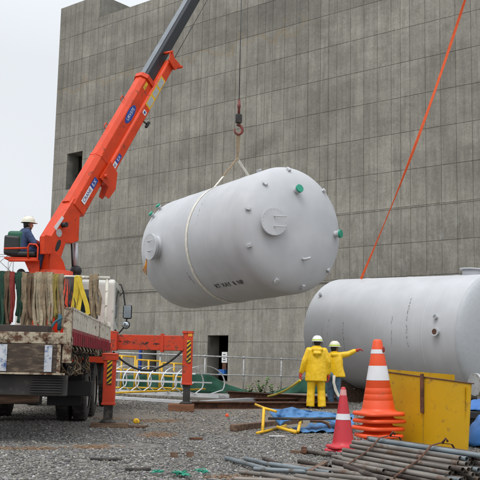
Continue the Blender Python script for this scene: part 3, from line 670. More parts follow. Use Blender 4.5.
# orange strap at right (slack tail of another lift, tied to the tank on the ground)
q = MB(); pts = []; wd2 = []; a = P(361, 279, 26.3); b = P(471.5, -20, 24.6)
for k in range(41):
    t = k/40; p = a.lerp(b, t)+V(.06*math.sin(math.pi*t), 0, -.22*math.sin(math.pi*t)); pts.append(p)
    an = .9*math.sin(t*7.0)+.2; wd2.append(V(math.cos(an), math.sin(an), .1))
q.ribbon(pts, wd2, .078, .006); solo(q, 'orange_strap', 'strap', a, 'long twisted orange webbing strap rising past the wall from the right hand tank', 'strap')

# ================================================================ TRUCK CRANE
tf = V(-.061, 1, 0).normalized(); tl = V(-tf.y, tf.x, 0)            # forward, left
TO = P(66, 361, 11.1); TO.z = 0
def T(l, f, z): return TO+tl*l+tf*f+V(0, 0, z)
def tbox(mb, l0, l1, f0, f1, z0, z1): mb.obox(T((l0+l1)/2, (f0+f1)/2, (z0+z1)/2), tl*abs(l1-l0)/2, tf*abs(f1-f0)/2, V(0, 0, abs(z1-z0)/2)); return mb
BW_ = 2.3                                  # bed width
truck = thing('crane_truck', T(BW_/2, 5, 0), 'worn flatbed truck with a red orange telescopic crane behind its white cab', 'crane truck')
q = tbox(MB(), .02, BW_, .03, 5.95, 1.22, 1.33); q.build('bed_floor', 'panel_brown', truck)
q = tbox(MB(), 0, BW_, -.06, .028, 1.205, 1.345)
q.build('rear_sill', 'cream_rust', truck, bevel=.008)
for l in (.20, .26, .72, .78): q = MB(); q.cyl(T(l, -.06, 1.27), T(l, -.085, 1.27), .022, n=12); q.build('bolt', 'cream_rust', truck)
q = tbox(MB(), .10, BW_-.1, -.075, -.035, .86, 1.2); tg = q.build('tailgate', 'panel_brown', truck, bevel=.006)
for l in (.16, .70): q = MB(); tbox(q, l, l+.09, -.09, -.077, .87, 1.19); q.build('hinge_strap', 'blue_white', tg)
q = tbox(MB(), .06, .10, -.09, -.03, .85, 1.2); tbox(q, .0, BW_, -.09, -.03, .835, .858); q.build('gate_edge', 'cream_rust', tg)
q = tbox(MB(), -.02, BW_, .03, .12, .58, .83)
q.build('rear_beam', 'dark', truck, bevel=.01)
q = MB()
for k in range(7): tbox(q, .03, .42, .0, .028, .62+k*.03, .633+k*.03)
q.build('step_grille', 'dark', truck)
q = tbox(MB(), .45, 2.0, 1.2, 1.24, .42, .72); q.build('under_panel', 'dark', truck); q = tbox(MB(), .5, 1.8, .2, .9, .55, .72); q.tube([T(.35, .25, .58), T(.9, .25, .54), T(1.6, .25, .58)], .09, 10); q.build('cross_member', 'timber', truck)
# corner post
q = tbox(MB(), -.055, .045, -.05, .06, 1.0, 1.66); tbox(q, -.07, -.056, -.03, .04, 1.2, 1.3); tbox(q, -.07, .05, -.055, .03, .98, 1.0); q.build('corner_post', 'cream_rust', truck, bevel=.012)
# side gates (two leaves)
for (f0, f1) in ((.08, 3.6), (3.72, 5.85)):
    q = tbox(MB(), -.045, -.01, f0, f1, 1.205, 1.64); q.mi = 0
    tbox(q, -.055, .0, f0, f1, 1.64, 1.665)
    n = int((f1-f0)/.27)
    for k in range(n+1):
        f = f0+.03+(f1-f0-.06)*k/n; tbox(q, -.056, -.045, f-.012, f+.012, 1.42, 1.64)
    g = q.build('side_gate', 'cream', truck)
    q = tbox(MB(), -.052, -.046, f0+.002, f1-.002, 1.205, 1.405)
    for k in range(n+1):
        f = f0+.04+(f1-f0-.08)*k/n; tbox(q, -.075, -.052, f-.022, f+.022, 1.2, 1.36)
    q.build('red_band', 'red_paint', g)
q = tbox(MB(), -.06, .0, 3.61, 3.71, 1.1, 1.66); q.build('stake', 'cream_rust', truck)
q = tbox(MB(), -.06, .02, 5.86, 5.93, 1.0, 1.75); q.build('stake', 'cream', truck)
# rope hooks and tangled ropes below the gate
for k in range(13):
    q = MB(); f = .2+k*.44; q.tube([T(-.03, f, 1.2), T(-.06, f+.02, 1.15), T(-.03, f+.05, 1.12), T(.01, f+.06, 1.14)], .010, 6); q.build('rope_hook', 'cream_rust', truck)
for j in range(6):
    q = MB(); f = .4+j*.6; pts = []
    for k in range(90): pts.append(T(.10+.16*noise.noise(V(k*.11, j, 0)), f+.55*noise.noise(V(k*.09, j, 5)), 1.10-.28*abs(math.sin(k*.1+j))-.05*noise.noise(V(k*.2, j, 9))))
    q.tube(pts, .011, 5); q.build('hanging_rope', ('brown', 'dark', 'tan')[j % 3], truck)
# chassis
q = tbox(MB(), .72, .86, .12, 11.4, .72, 1.0); tbox(q, 1.44, 1.58, .12, 11.4, .72, 1.0)
for f in (1.0, 2.2, 3.4, 4.6, 5.7, 7.2, 8.8): tbox(q, .86, 1.44, f, f+.12, .78, .95)
for k in range(9): tbox(q, .05, BW_-.05, .3+k*.66, .38+k*.66, 1.1, 1.22)
tbox(q, .72, .86, .2, 5.9, 1.0, 1.1); tbox(q, 1.44, 1.58, .2, 5.9, 1.0, 1.1)
q.build('chassis', 'dark', truck)
# wheels
def wheel(c, r=.49, w=.5):
    a, b = -w/2, w/2; pr = [(r*.56, a), (r*.9, a), (r*.97, a+.03), (r, a+.06)]
    wh = bpy.data.objects.new('wheel', None); COL.objects.link(wh); wh.parent = truck; wh.location = c-truck.location
    q = MB()
    for (a, b) in ((-w/2, -.02), (.02, w/2)) if w > .3 else ((-w/2, w/2),):
        q.lathe([(r*.55, a), (r*.86, a-.0), (r*.96, a+.02), (r, a+.05), (r, b-.05), (r*.96, b-.02), (r*.86, b), (r*.55, b)], c, -tl, 40)
    n = 36
    x, y = frame(-tl)
    for (a, b) in ((-w/2, -.02), (.02, w/2)) if w > .3 else ((-w/2, w/2),):
        for k in range(n):
            t = 2*math.pi*k/n; d = x*math.cos(t)+y*math.sin(t); s_ = -x*math.sin(t)+y*math.cos(t)
            q.obox(c+d*(r+.002)+(-tl)*(a+b)/2, d*.014, s_*.026, tl*((b-a)/2-.02))
    q.build('tyre', 'rubber', wh)
    q = MB(); q.lathe([(.02, w/2-.10), (.10, w/2-.06), (.12, w/2-.14), (r*.5, w/2-.14), (r*.56, w/2-.02), (r*.6, w/2-.02)], c, -tl, 32)
    q.lathe([(.02, -w/2+.1), (r*.56, -w/2+.02)], c, -tl, 32); q.build('rim', 'rim', wh)
for f in (4.55, 5.85):
    for l in (.42, BW_-.35): wheel(T(l, f, .49))
for l in (.35, BW_-.3): wheel(T(l, 10.2, .46), .46, .26)
q = tbox(MB(), .72, 1.6, 4.5, 4.62, .4, .55); tbox(q, .72, 1.6, 5.8, 5.92, .4, .55); q.build('axle', 'dark', truck)
q = tbox(MB(), .18, .72, 3.55, 3.57, .30, .95); q.build('mud_flap', 'black', truck)
q = tbox(MB(), BW_-.7, BW_-.16, 3.55, 3.57, .30, .95); q.build('mud_flap', 'black', truck)
q = tbox(MB(), .1, .6, 6.6, 7.5, .55, .98); q.build('fuel_tank', 'dark', truck, bevel=.05)
# rear outrigger (black beam + orange jack)
q = tbox(MB(), -.02, BW_, 3.12, 3.32, .47, .70); q.build('rear_outrigger_beam', 'black', truck, bevel=.01)
def stripes(center, across, upv, nrm, w, h, parent):
    q = MB(); q.mi = 0; q.obox(center+nrm*.003, across*w/2, upv*h/2, nrm*.003); q.mi = 1
    n = 5; st = h/n
    for k in range(-1, n):
        z0 = -h/2+k*st; pts = []
        for (u, z) in ((-w/2, z0), (w/2, z0+w*.9), (w/2, z0+w*.9+st*.48), (-w/2, z0+st*.48)): pts.append((u, min(max(z, -h/2), h/2)))
        if pts[0][1] == pts[3][1] and pts[1][1] == pts[2][1]: continue
        q.prism([center+across*u+upv*z+nrm*.0065 for u, z in pts], nrm*.002)
    q.build('warning_sticker', ['yellow', 'ink'], parent)
JY = 14.3
def jack(px, ytop, ybot, ylegbot, Y, w, name):
    t = P(px, ytop, Y); b = P(px, ybot, Y); g = P(px, ylegbot, Y); b.x = t.x = (t.x+b.x)/2; g.x = t.x
    al, af = tl, tf; q = MB(); c = (t+b)/2
    q.obox(V(t.x, Y, (t.z+b.z)/2), al*w/2, af*w/2, V(0, 0, (t.z-b.z)/2)); q.obox(V(t.x, Y, t.z-.02), al*(w/2+.02), af*(w/2+.02), V(0, 0, .012)); q.obox(V(t.x, Y, b.z+.02), al*(w/2+.012), af*(w/2+.012), V(0, 0, .02))
    j = q.build(name, 'orange2', truck, bevel=.008)
    q = MB(); q.obox(V(t.x, Y, (b.z+g.z)/2+.02), al*w*.36, af*w*.36, V(0, 0, (b.z-g.z)/2)); q.cyl(V(t.x, Y, g.z+.005), V(t.x, Y, g.z+.05), w*.72, w*.5, n=20); q.build('jack_leg', 'dark', j)
    return t, b, g, j
t_, b_, g_, j_ = jack(109.5, 353, 405, 423, JY, .19, 'outrigger_jack')
stripes(V(t_.x+.01, JY-.097, t_.z-.30), V(1, .03, 0).normalized(), V(0, 0, 1), V(0, -1, 0), .075, .38, j_)
q = MB(); q.obox(V(t_.x, JY, t_.z-.06), tl*.125, tf*.11, V(0, 0, .055)); q.build('jack_head', 'orange2', j_, bevel=.006)
q = MB(); q.obox(V(t_.x+.03, JY, g_.z/2-.005), V(.29, .03, 0), V(-.02, .16, 0), V(0, 0, abs(g_.z)/2+.01)); solo(q, 'jack_pad', 'timber', V(t_.x, JY, 0), 'flat weathered board under the rear outrigger jack of the truck', 'board', bevel=.005)
q = MB(); q.obox(V(t_.x+.38, JY+.05, .02), V(.22, -.03, 0), V(.02, .09, 0), V(0, 0, .015)); solo(q, 'broken_board', 'timber', V(t_.x+.3, JY, 0), 'thin broken board lying right of the rear jack pad', 'board')
# front outrigger
FY = 19.5
a = P(100, 342.5, FY); b = P(184, 342.5, FY); bz0 = P(150, 350.2, FY).z; bz1 = P(150, 335.2, FY).z
q = MB(); q.obox(V((a.x+b.x)/2-.0, FY, (bz0+bz1)/2), V((b.x-a.x)/2-.0, 0, 0), V(0, .13, 0), V(0, 0, (bz1-bz0)/2)); q.build('front_outrigger_beam', 'orange2', truck, bevel=.01)
q = MB(); cx = P(162.5, 342, FY).x; q.obox(V(cx, FY, (bz0+bz1)/2), V(.03, 0, 0), V(0, .16, 0), V(0, 0, (bz1-bz0)/2+.035)); cx2 = P(130, 342, FY).x
q.build('beam_collar', 'orange2', truck)
q = MB()
for k in range(9):
    u = a.x+.25+k*.12*random.uniform(.7, 1.2); q.obox(V(u+.2, FY-.1325, (bz0+bz1)/2+random.uniform(-.03, .02)), V(random.uniform(.02, .05), 0, random.uniform(-.02, .02)), V(0, .002, 0), V(0, 0, .009))
q.build('scuffed_lettering', 'ink', truck)
t_, b_, g_, j_ = jack(187.5, 332, 385, 404, FY, .215, 'outrigger_jack')
stripes(V(t_.x+.03, FY-.11, t_.z-.42), V(1, 0, 0), V(0, 0, 1), V(0, -1, 0), .085, .48, j_)
q = MB(); q.obox(V(t_.x+.05, FY-.112, t_.z-.06), V(.045, 0, 0), V(0, .002, 0), V(0, 0, .035)); q.build('label_plate', 'orange_sticker', j_)
q = MB(); q.obox(V(t_.x, FY, t_.z+.005), V(.12, 0, 0), V(0, .12, 0), V(0, 0, .012)); q.build('jack_top', 'orange2', j_)
# hose under the beam
q = MB(); pts = []
h0, h1 = P(113, 352, FY-.1), P(184, 349, FY-.1)
for k in range(17):
    t = k/16; pts.append(h0.lerp(h1, t)+V(0, 0, -.42*math.sin(math.pi*t)**.9*(1.0 if t < .5 else 1)))
q.tube(pts, .022, 8); q.build('hydraulic_hose', 'black', truck)
q = MB(); cpx = P(175, 345, FY); 
# timbers under the front jack
gl, gr_ = P(169, 407, FY), P(191, 407, FY)
q = MB(); q.box((gl.x, FY-.22, .0), (gr_.x+.06, FY+.22, g_.z)); solo(q, 'jack_block', mat('fresh_timber', (.20, .085, .04), .8, var=.25, vs=6, stretch=(.6, 4, 4), bump=.3), V(g_.x, FY, 0), 'short reddish timber block under the front outrigger jack', 'timber block', bevel=.01)
# crane frame across chassis, cab
q = tbox(MB(), -.02, BW_-.2, 6.35, 6.95, .98, 1.30); tbox(q, .3, BW_-.5, 6.9, 8.7, 1.0, 1.3); tbox(q, -.02, .4, 8.1, 8.6, 1.25, 1.66); q.build('crane_subframe', 'orange2', truck, bevel=.01)
# head rack
RK = 5.98
q = MB(); rz = P(50, 277, (T(0, RK, 0)).y).z
for l in (.05, BW_-.05): q.cyl(T(l, RK, 1.22), T(l, RK, rz), .03, n=10)
q.cyl(T(.0, RK, rz), T(BW_, RK, rz), .035, n=12); 
q.build('head_rack', 'cream', truck)
# cab
cabr, cabl = .13, BW_-.0
cf0, cf1 = 9.0, 10.75; czt = P(112, 279, T(0, cf0, 0).y).z; czb = .95
q = MB()
prof = [(cf0, czb), (cf1, czb), (cf1+.06, czb+.5), (cf1, czb+.95), (cf1-.22, czt-.03), (cf1-.4, czt), (cf0+.08, czt), (cf0, czt-.08)]
q.prism([T(cabr, f, z) for f, z in prof], tl*(cabl-cabr)); cab = q.build('cab', 'white_cab', truck, bevel=.05)
q = MB(); q.prism([T(cabr-.004, f, z) for f, z in ((cf0+.35, czb+.95), (cf1-.1, czb+.85), (cf1-.28, czt-.16), (cf0+.35, czt-.16))], tl*.003); q.build('side_window', 'glass', cab)
q = MB(); tbox(q, cabr+.35, cabl-.35, cf0-.004, cf0, czb+1.0, czt-.25); q.build('rear_window', 'glass', cab)
q = MB()
for z in (.25, .42, .6, .62): tbox(q, cabr+.1, cabl-.1, cf0-.012, cf0, czb+z+.3, czb+z+.32)
q.build('panel_rib', 'white_cab', cab)
q = MB(); tbox(q, cabr+.02, cabr+.10, cf0-.006, cf0, czb+.25, czb+.75); q.build('amber_label', 'orange_sticker', cab)
q = MB()
for k in range(4): tbox(q, cabr+.04, cabr+.08, cf0-.008, cf0-.006, czb+.3+.11*k, czb+.36+.11*k)
q.build('amber_label_print', 'redw', cab)
q = MB(); tbox(q, cabr-.02, cabr, cf0+.3, cf1-.1, czb+.05, czb+.08); tbox(q, cabr-.03, cabr, cf0+.4, cf0+.55, czb+.75, czb+.79); q.build('door_trim', 'black', cab)
# mirrors
YM = T(0, cf1+.1, 0).y
m1, m2 = P(127.5, 312, YM), P(126, 325, YM)
q = MB(); ma = P(117, 285, YM); q.tube([ma, P(121, 284.5, YM), P(123.5, 292, YM), P(125, 305, YM), m1], .018, 8); q.tube([P(123, 292, YM), P(118, 298, YM)], .014, 6); q.tube([m1, m2, P(119, 333, YM), P(116, 333, YM)], .018, 8)
arm = q.build('mirror_arm', 'black', cab)
q = MB(); q.obox(m1, V(.10, .0, 0), V(.02, .045, 0), V(0, 0, .17)); q.build('mirror', 'black_gloss', cab, bevel=.035)
q = MB(); q.obox(m1+V(0, -.05, 0), V(.085, .0, 0), V(0, .004, 0), V(0, 0, .145)); q.build('mirror_glass', 'mirror', cab, bevel=.003)
q = MB(); q.ball(m2, (.10, .07, .10)); q.build('mirror', 'black_gloss', cab)
q = MB(); q.ball(m2+V(0, -.03, 0), (.085, .05, .085)); q.build('mirror_glass', 'mirror', cab)

# ---- crane column and boom
CY = T(BW_/2, 7.9, 0).y-.0
Bp = P(56.5, 235, 19.0); Tp = P(240.5, -82, c1.y)
e1 = (Tp-Bp).normalized(); hh = V(e1.x, e1.y, 0).normalized(); e2 = V(hh.y, -hh.x, 0); e3 = e2.cross(e1).normalized()
if e3.z < 0: e3 = -e3
BL = (Tp-Bp).length
def s_at(x, y):    # boom station whose projection is closest to the pixel
    best = None
    for k in range(600):
        s = -1+k*(BL+2)/600; v = Bp+e1*s-CAM; w = v.dot(fw); px = 240+F*v.dot(rt)/w; py = 240-F*v.dot(up)/w
        d = (px-x)**2+(py-y)**2
        if best is None or d < best[0]: best = (d, s)
    return best[1]
def section(mb, s0, s1, w, h, o2=0, o3=0, ch=.28):
    c = min(w, h)*ch; pf = [(-w/2, -h/2+c*.4), (-w/2+c*.4, -h/2), (w/2-c*.4, -h/2), (w/2, -h/2+c*.4), (w/2, h/2-c), (w/2-c, h/2), (-w/2+c, h/2), (-w/2, h/2-c)]
    mb.prism([Bp+e1*s0+e2*(a+o2)+e3*(b+o3) for a, b in pf], e1*(s1-s0)); return mb
sA = s_at(142, 80); sT = BL-.1
def taper(mb, s0, w0, h0, s1, w1, h1, top=.25):
    vs = []
    for s_, w, h in ((s0, w0, h0), (s1, w1, h1)):
        c = min(w, h)*.28; lo = top-h
        vs += [Bp+e1*s_+e2*a+e3*b for a, b in [(-w/2, lo+c*.4), (-w/2+c*.4, lo), (w/2-c*.4, lo), (w/2, lo+c*.4), (w/2, top-c), (w/2-c, top), (-w/2+c, top), (-w/2, top-c)]]
    return mb.add(vs, [tuple(range(8)), tuple(reversed(range(8, 16)))]+[(i, i+8, (i+1) % 8+8, (i+1) % 8) for i in range(8)], False)
sB = s_at(97, 160)
boom = section(MB(), sB, sA, .34, .50).build('boom_base_section', 'orange', truck, bevel=.012)
taper(MB(), .75, .38, .52, sB+.01, .37, .515, .252).build('boom_root', 'orange', boom, bevel=.012)
section(MB(), sA-.10, sA+.02, .43, .57).build('boom_collar', 'orange', boom)
section(MB(), s_at(95, 160), s_at(95, 160)+.06, .385, .52).build('boom_collar', 'orange', boom)
q = section(MB(), sA-.3, sT-1.2, .23, .34, 0, .03); q.build('boom_extension', 'black_boom', truck, bevel=.008)
q = MB(); q.obox(Bp+e1*((sA+sT-1.2)/2+.02)+e3*.2015, e1*((sT-1.2-sA)/2-.05), e2*.078, e3*.0015); q.build('grey_top_strip', 'boom_grey', truck)  # lighter grey strip along the upper face of the dark extension
q = section(MB(), sT-1.3, sT, .19, .29, 0, .03); q.build('boom_extension', 'black_boom', truck)
q = MB(); q.cyl(Tp-e2*.12, Tp+e2*.12, .2, n=24); q.obox(Tp-e1*.05, e1*.25, e2*.16, e3*.12); q.build('boom_head', 'orange', truck)
# boom foot: tapering box around the base of the main section
def plane_px(x, y, off=0):       # pixel -> point on the vertical plane of the boom shifted sideways by off
    d = ray(x, y); P0 = Bp+e2*off; return CAM+d*((P0-CAM).dot(e2)/d.dot(e2))
th = .34
q = MB(); poly = [(74, 198), (51, 236), (50, 258), (60, 262), (66, 243), (72, 243.5), (79, 241), (79.5, 229), (80, 217), (88.5, 199)]
q.prism([plane_px(x, y, th/2) for x, y in poly], -e2*th); q.build('boom_foot', 'orange', truck, bevel=.02)
q = MB(); pz = plane_px(58, 245.5, th/2); q.prism([pz+e2*.001+hh*.06*math.cos(t)+V(0, 0, .13*math.sin(t))+hh*.05*math.sin(t) for t in [math.pi*k/10 for k in range(20)]], e2*.004); q.build('pin_or_painted_hole', 'black', truck); q = MB(); q.cyl(plane_px(62.5, 225, th/2), plane_px(62.5, 225, th/2)+e2*.12, .055, n=16)  # black oval paints the shade of an open hole; the cylinder is a pin
q.build('pin_or_painted_hole', 'black', truck)
pz = plane_px(59, 233, th/2); q = MB(); q.cyl(pz+e2*.001, pz+e2*.006, .085, n=24); q.build('round_sticker', 'grey_sticker', truck)
q = MB(); q.prism([plane_px(x, y, th/2+.001) for x, y in ((54, 227), (62, 216), (64, 218), (56, 230.5))], e2*.004); q.build('pale_sticker', 'white', truck)
q = MB(); q.prism([plane_px(x, y, .20) for x, y in ((50, 279), (50, 262), (51, 250), (56, 252), (60, 255), (64, 262), (66.5, 271), (67, 279))], -e2*.38); col_o = q.build('slewing_column', 'orange', truck, bevel=.015)
cb = (plane_px(41, 276, 0)+plane_px(66, 276, 0))/2
q = MB(); q.cyl(V(cb.x, cb.y, 1.3), V(cb.x, cb.y, cb.z+.1), .42, .40, n=36); q.build('turntable', 'orange2', truck)
q = MB(); q.prism([plane_px(x, y, .26) for x, y in ((44, 254), (44, 236), (45.5, 234.5), (52, 236), (52, 254))], -e2*.12); q.build('winch_guard', 'orange', truck, bevel=.01)
# lift cylinder
ca, cb2 = plane_px(75.5, 243, .0), plane_px(75.8, 272, .0)
q = MB(); q.cyl(ca, cb2, .055, n=20); q.build('lift_rod', 'chrome', truck)
q = MB(); q.cyl(cb2, V(cb2.x, cb2.y, 1.3), .11, n=20); q.ball(cb2+V(0, 0, .02), .13); q.build('lift_cylinder', 'black', truck)
q = MB(); q.cyl(ca+V(-.09, -.04, .1), cb2+V(-.06, -.04, 0), .02, n=8); q.build('hydraulic_line', 'black', truck)
# stowed side boom / jib beside the main section
j0, j1 = s_at(84, 172), s_at(154, 55)
q = section(MB(), j0, j1, .17, .25, .16, -.24, .2)
jib = q.build('stowed_jib', 'orange', truck, bevel=.01)
q = MB()
for o2 in (.06, .25): q.prism([Bp+e1*(j0+a_)+e2*o2+e3*(b_-.13) for a_, b_ in ((-.05, .08), (.5, .06), (.45, -.28), (.1, -.46), (-.22, -.42), (-.25, -.30), (-.02, -.25))], e2*.02)
q.cyl(Bp+e1*(j0+.1)+e2*.09-e3*.16, Bp+e1*(j0+.1)+e2*.34-e3*.16, .05, n=12); q.build('jib_bracket', 'orange', jib)
q = MB(); c = Bp+e1*j1+e2*.16-e3*.21
for o2 in (-.14, .14): q.prism([c+e1*a_+e2*o2+e3*b_ for a_, b_ in ((-.12, -.16), (.05, -.2), (.12, -.30), (.16, -.24), (.1, .05), (.2, .22), (.12, .26), (-.02, .17), (-.12, .17))], e2*.03)
q.cyl(c+e2*-.18+e1*.12-e3*.26, c+e2*.22+e1*.12-e3*.26, .035, n=10); q.cyl(c-e2*.18+e1*.13+e3*.22, c+e2*.2+e1*.13+e3*.22, .035, n=10); q.build('jib_end_bracket', 'orange', jib)
q = MB(); sm = s_at(133, 113); c = Bp+e1*(sm)+e2*.2-e3*.37
q.cyl(c, c-e3*.12+e2*.05, .02, n=8); q.obox(c-e3*.13+e2*.05, e1*.09, e2*.03, e3*.025); q.build('jib_latch', 'black', jib)
for s_, a_ in ((s_at(105, 130), .0), (s_at(125, 105), .0)): q = MB(); q.tube([Bp+e1*s_+e3*.25-e2*.1, Bp+e1*s_+e3*.31-e2*.1, Bp+e1*(s_+.12)+e3*.31-e2*.1, Bp+e1*(s_+.12)+e3*.25-e2*.1], .012, 6); q.build('grab_loop', 'orange', boom)
# stickers: side face is +e2; text runs up the boom
def sticker(s, o3v, ln, ht, o2v, mname, parent, name='sticker', lift_=.002):
    q = MB(); q.obox(Bp+e1*s+e2*(o2v+lift_)+e3*o3v, e1*ln/2, e3*ht/2, e2*.0015); return q.build(name, mname, parent)
def stxt(txt, s, o3v, size, o2v, mname, parent):
    q = text_mb(txt, size, Bp+e1*s+e2*(o2v+.006)+e3*o3v, e1, e3, .002); return q.build('lettering', mname, parent)
s1_ = s_at(90, 194); sticker(s1_-.17, -.03, .46, .13, .2, 'white', boom); sticker(s1_+.20, -.03, .28, .135, .2, 'blue', boom)
stxt('CRANE', s1_-.17, -.03, .12, .2, 'blue', boom); stxt('E.X', s1_+.20, -.03, .12, .2, 'white', boom)
s2_ = s_at(101, 158); sticker(s2_-.14, -.25, .40, .11, .245, 'white', jib); sticker(s2_+.19, -.25, .25, .11, .245, 'blue', jib)
stxt('CRANE', s2_-.14, -.25, .10, .245, 'blue', jib); stxt('E.X', s2_+.19, -.25, .10, .245, 'white', jib)
s3_ = s_at(124, 115)
q = MB(); vs = [Bp+e1*(s3_+.30*math.cos(t))+e2*.171+e3*(.03+.105*math.sin(t)) for t in [2*math.pi*k/32 for k in range(32)]]; q.prism(vs, e2*.003); q.build('oval_badge', 'blue', boom)
stxt('URV375', s3_, .03, .12, .171, 'white', boom)
s4_ = s_at(140, 85)
sticker(s4_+.0, -.245, 1.05, .20, .245, 'yellow', jib)
for k in range(3): sticker(s4_-.34+.34*k, -.245, .27, .145, .245, 'grey_sticker', jib, lift_=.0045)
sticker(s4_-.72, -.25, .12, .12, .245, 'white', jib); 
q = MB(); q.cyl(Bp+e1*(s4_-.72)+e2*.249-e3*.25, Bp+e1*(s4_-.72)+e2*.253-e3*.25, .035, n=16); q.build('sticker_dot', 'blue', jib)
sticker(s_at(140, 90)+.05, .06, .22, .08, .17, 'yellow', boom)
q = MB(); q.tube([Bp+e1*(sA+.0)+e2*.19-e3*.27, Bp+e1*(sT)+e2*.19-e3*.27], .009, 5); q.build('boom_cable', 'cable', truck)
# ---- operator's seat
SY = 18.7; px = lambda x, y, d=0: P(x, y, SY+d)
q = MB(); pl = px(23, 258)
q.obox(px(23, 259.5), V(.33, 0, 0), V(0, .25, 0), V(0, 0, .02)); q.prism([px(24, 260, -.1), px(39, 260, -.1), px(39, 277, -.1), px(30, 274, -.1)], V(0, .2, 0)); q.build('seat_bracket', 'orange', truck)
q = MB(); q.obox(px(15, 246.5), V(.17, .0, -.01), V(.02, .23, 0), V(0, 0, .21)); bk = q.build('seat_back', 'seat', truck, bevel=.05)
q = MB(); q.obox(px(17.5, 241.5, .02), V(.17, 0, 0), V(.0, .22, 0), V(0, 0, .20)); q.build('seat_cover', 'seat_green', bk, bevel=.06)
q = MB(); q.obox(px(25, 255), V(.26, 0, 0), V(0, .22, 0), V(0, 0, .055)); q.build('seat_cushion', 'seat', truck, bevel=.04)
q = MB(); yy0 = -.3
q.tube([px(4, 248.5, yy0), px(28, 248, yy0)], .02, 8); q.tube([px(28, 258, yy0), px(28, 247, yy0), px(29.5, 244, yy0), px(36, 244.5, yy0), px(38, 247, yy0), px(37.5, 259, yy0), px(27, 260, yy0)], .02, 8); q.tube([px(9, 260.5, yy0), px(38, 260.5, yy0)], .025, 8)
q.build('guard_rail', 'orange', truck)
q = MB(); q.cyl(px(21, 273, -.1), px(21, 273, .1), .09, n=20); q.obox(px(29, 274.5), V(.2, 0, 0), V(0, .08, 0), V(0, 0, .05)); q.build('slew_motor', 'black', truck, bevel=.02)
# ---- webbing slings hanging on the rack
rackY0 = T(0, RK, 0).y; rackY = rackY0-.02
def hang(x0, x1, ybot, m, label, w=.062, kink=.034, seed=0, front=.045, tilt=0):
    rnd = random.Random(seed); c = P((x0+x1)/2, 277, rackY0-.07); rackY = rackY0-.061*(T(0, RK, 0).x-c.x); top = V(c.x, rackY, rz)
    bot = P((x0+x1)/2+tilt, ybot, rackY); q = MB(); sp = (x1-x0)/54/2
    nst = max(3, round((x1-x0)/1.7))
    for j in range(nst):
        off = ((j+.5)/nst-.5)*(x1-x0)/54*1.0
        zb = bot.z+rnd.uniform(-.12, .12)
        pts = []; wds = []
        ph = rnd.uniform(0, 6)
        for k in range(14):
            t = k/13; z = top.z+.042-(top.z-zb)*t; dx = off+(bot.x-top.x)*t+kink*math.sin(ph+t*5)*t+rnd.uniform(-.003, .003)
            pts.append(V(top.x+dx, rackY-front-.015-.035*t*(1+math.sin(ph*3+t*2.2)), z)); wds.append(V(1, 1.3*math.sin(ph*2+t*2.2)*min(1, t*2.5), 0))
        up_ = rnd.uniform(.0, .035); pts[0].z += up_; pts = [V(top.x+off, rackY+.045, top.z-.25), V(top.x+off, rackY+.045, top.z+.02), V(top.x+off, rackY, top.z+.05+up_)]+pts; wds = [V(1, 0, 0)]*3+wds
        a_ = pts[-1]; lf = rnd.uniform(-.02, .02)
        pts += [a_+V(lf*.3, .015, -.035), a_+V(lf, .045, -.03), a_+V(lf*1.2, .06, .05), a_+V(lf*2, .06, .3), V(top.x+off+lf, rackY+.03, top.z-.2)]; wds += [wds[-1]]*5
        q.ribbon(pts, wds, w*rnd.uniform(.8, 1.15), .012)
    return solo(q, 'webbing_sling', m, top, label, 'sling', 'webbing slings hung over the rack')
S_ = [(-9, -5, 330, 'tan', 'tan webbing sling hanging at the far left end of the rack'),
 (0, 5.5, 331, 'greenw', 'dark green webbing sling leftmost on the rack'), (6.5, 10, 322, 'brown', 'narrow brown sling between the dark green and the red sling'),
 (11, 14.5, 325, 'redw', 'red webbing sling on the rack'), (17, 22.5, 320, 'greenw', 'green webbing sling just right of the red sling'),
 (23, 27.5, 326, 'tan', 'tan webbing sling just right of the second green sling'), (28, 33.5, 326, 'brown', 'mottled brown sling, second right of the green pair'),
 (34.5, 42, 330, 'tan2', 'wide pale beige slings bunched at the middle of the rack'), (42, 47, 332, 'tan', 'long tan sling right of the wide pale beige bunch'),
 (47.5, 53, 326, 'tan2', 'beige sling left of the olive yellow one'), (54, 58.5, 318, 'olive', 'olive yellow webbing sling on the rack'), (58.5, 63.5, 334, 'tan', 'dusty tan sling right of the olive yellow one'),
 (90, 97.5, 318, 'tan', 'broad tan sling hanging right of the bright yellow loop')]
for i, (a_, b_, c_, m_, l_) in enumerate(S_): hang(a_, b_, c_, m_, l_, seed=i+2)
q = MB()
Yr = rackY-.08; pts = [P(78, 276.5, Yr), P(82, 290, Yr-.02), P(87, 306, Yr-.05), P(88, 313, Yr-.06), P(85, 315, Yr-.07)]
q.ribbon(pts, [V(1, 0, 0)]*5, .085, .012); pts = [P(77, 276.5, Yr), P(76, 292, Yr), P(73.5, 308, Yr), P(76, 314, Yr)]; q.ribbon(pts, V(1, .2, 0), .10, .012); q.ribbon([P(80, 278, Yr+.02), P(80, 300, Yr+.02), P(78, 313, Yr)], V(1, -.3, 0), .085, .012); q.ribbon([P(76, 277, Yr+.15), P(78, 275.6, Yr+.08), P(79, 276.6, Yr)], V(1, 0, 0), .1, .012)
solo(q, 'webbing_sling', 'ylw', P(78, 276.5, Yr), 'bright yellow webbing sling looped over the right end of the rack', 'sling', 'webbing slings hung over the rack')
q = MB()
for k in range(6):
    x = 66+k*1.5; q.tube([P(x, 276.5, Yr), P(x+1.5*math.sin(k), 290, Yr), P(x-2*math.cos(k*2), 303, Yr), P(x+1, 309+k, Yr)], .012, 6)
solo(q, 'wire_sling', 'cable', P(68, 277, Yr), 'thin dark wire rope slings between the tan and bright yellow slings', 'wire sling')
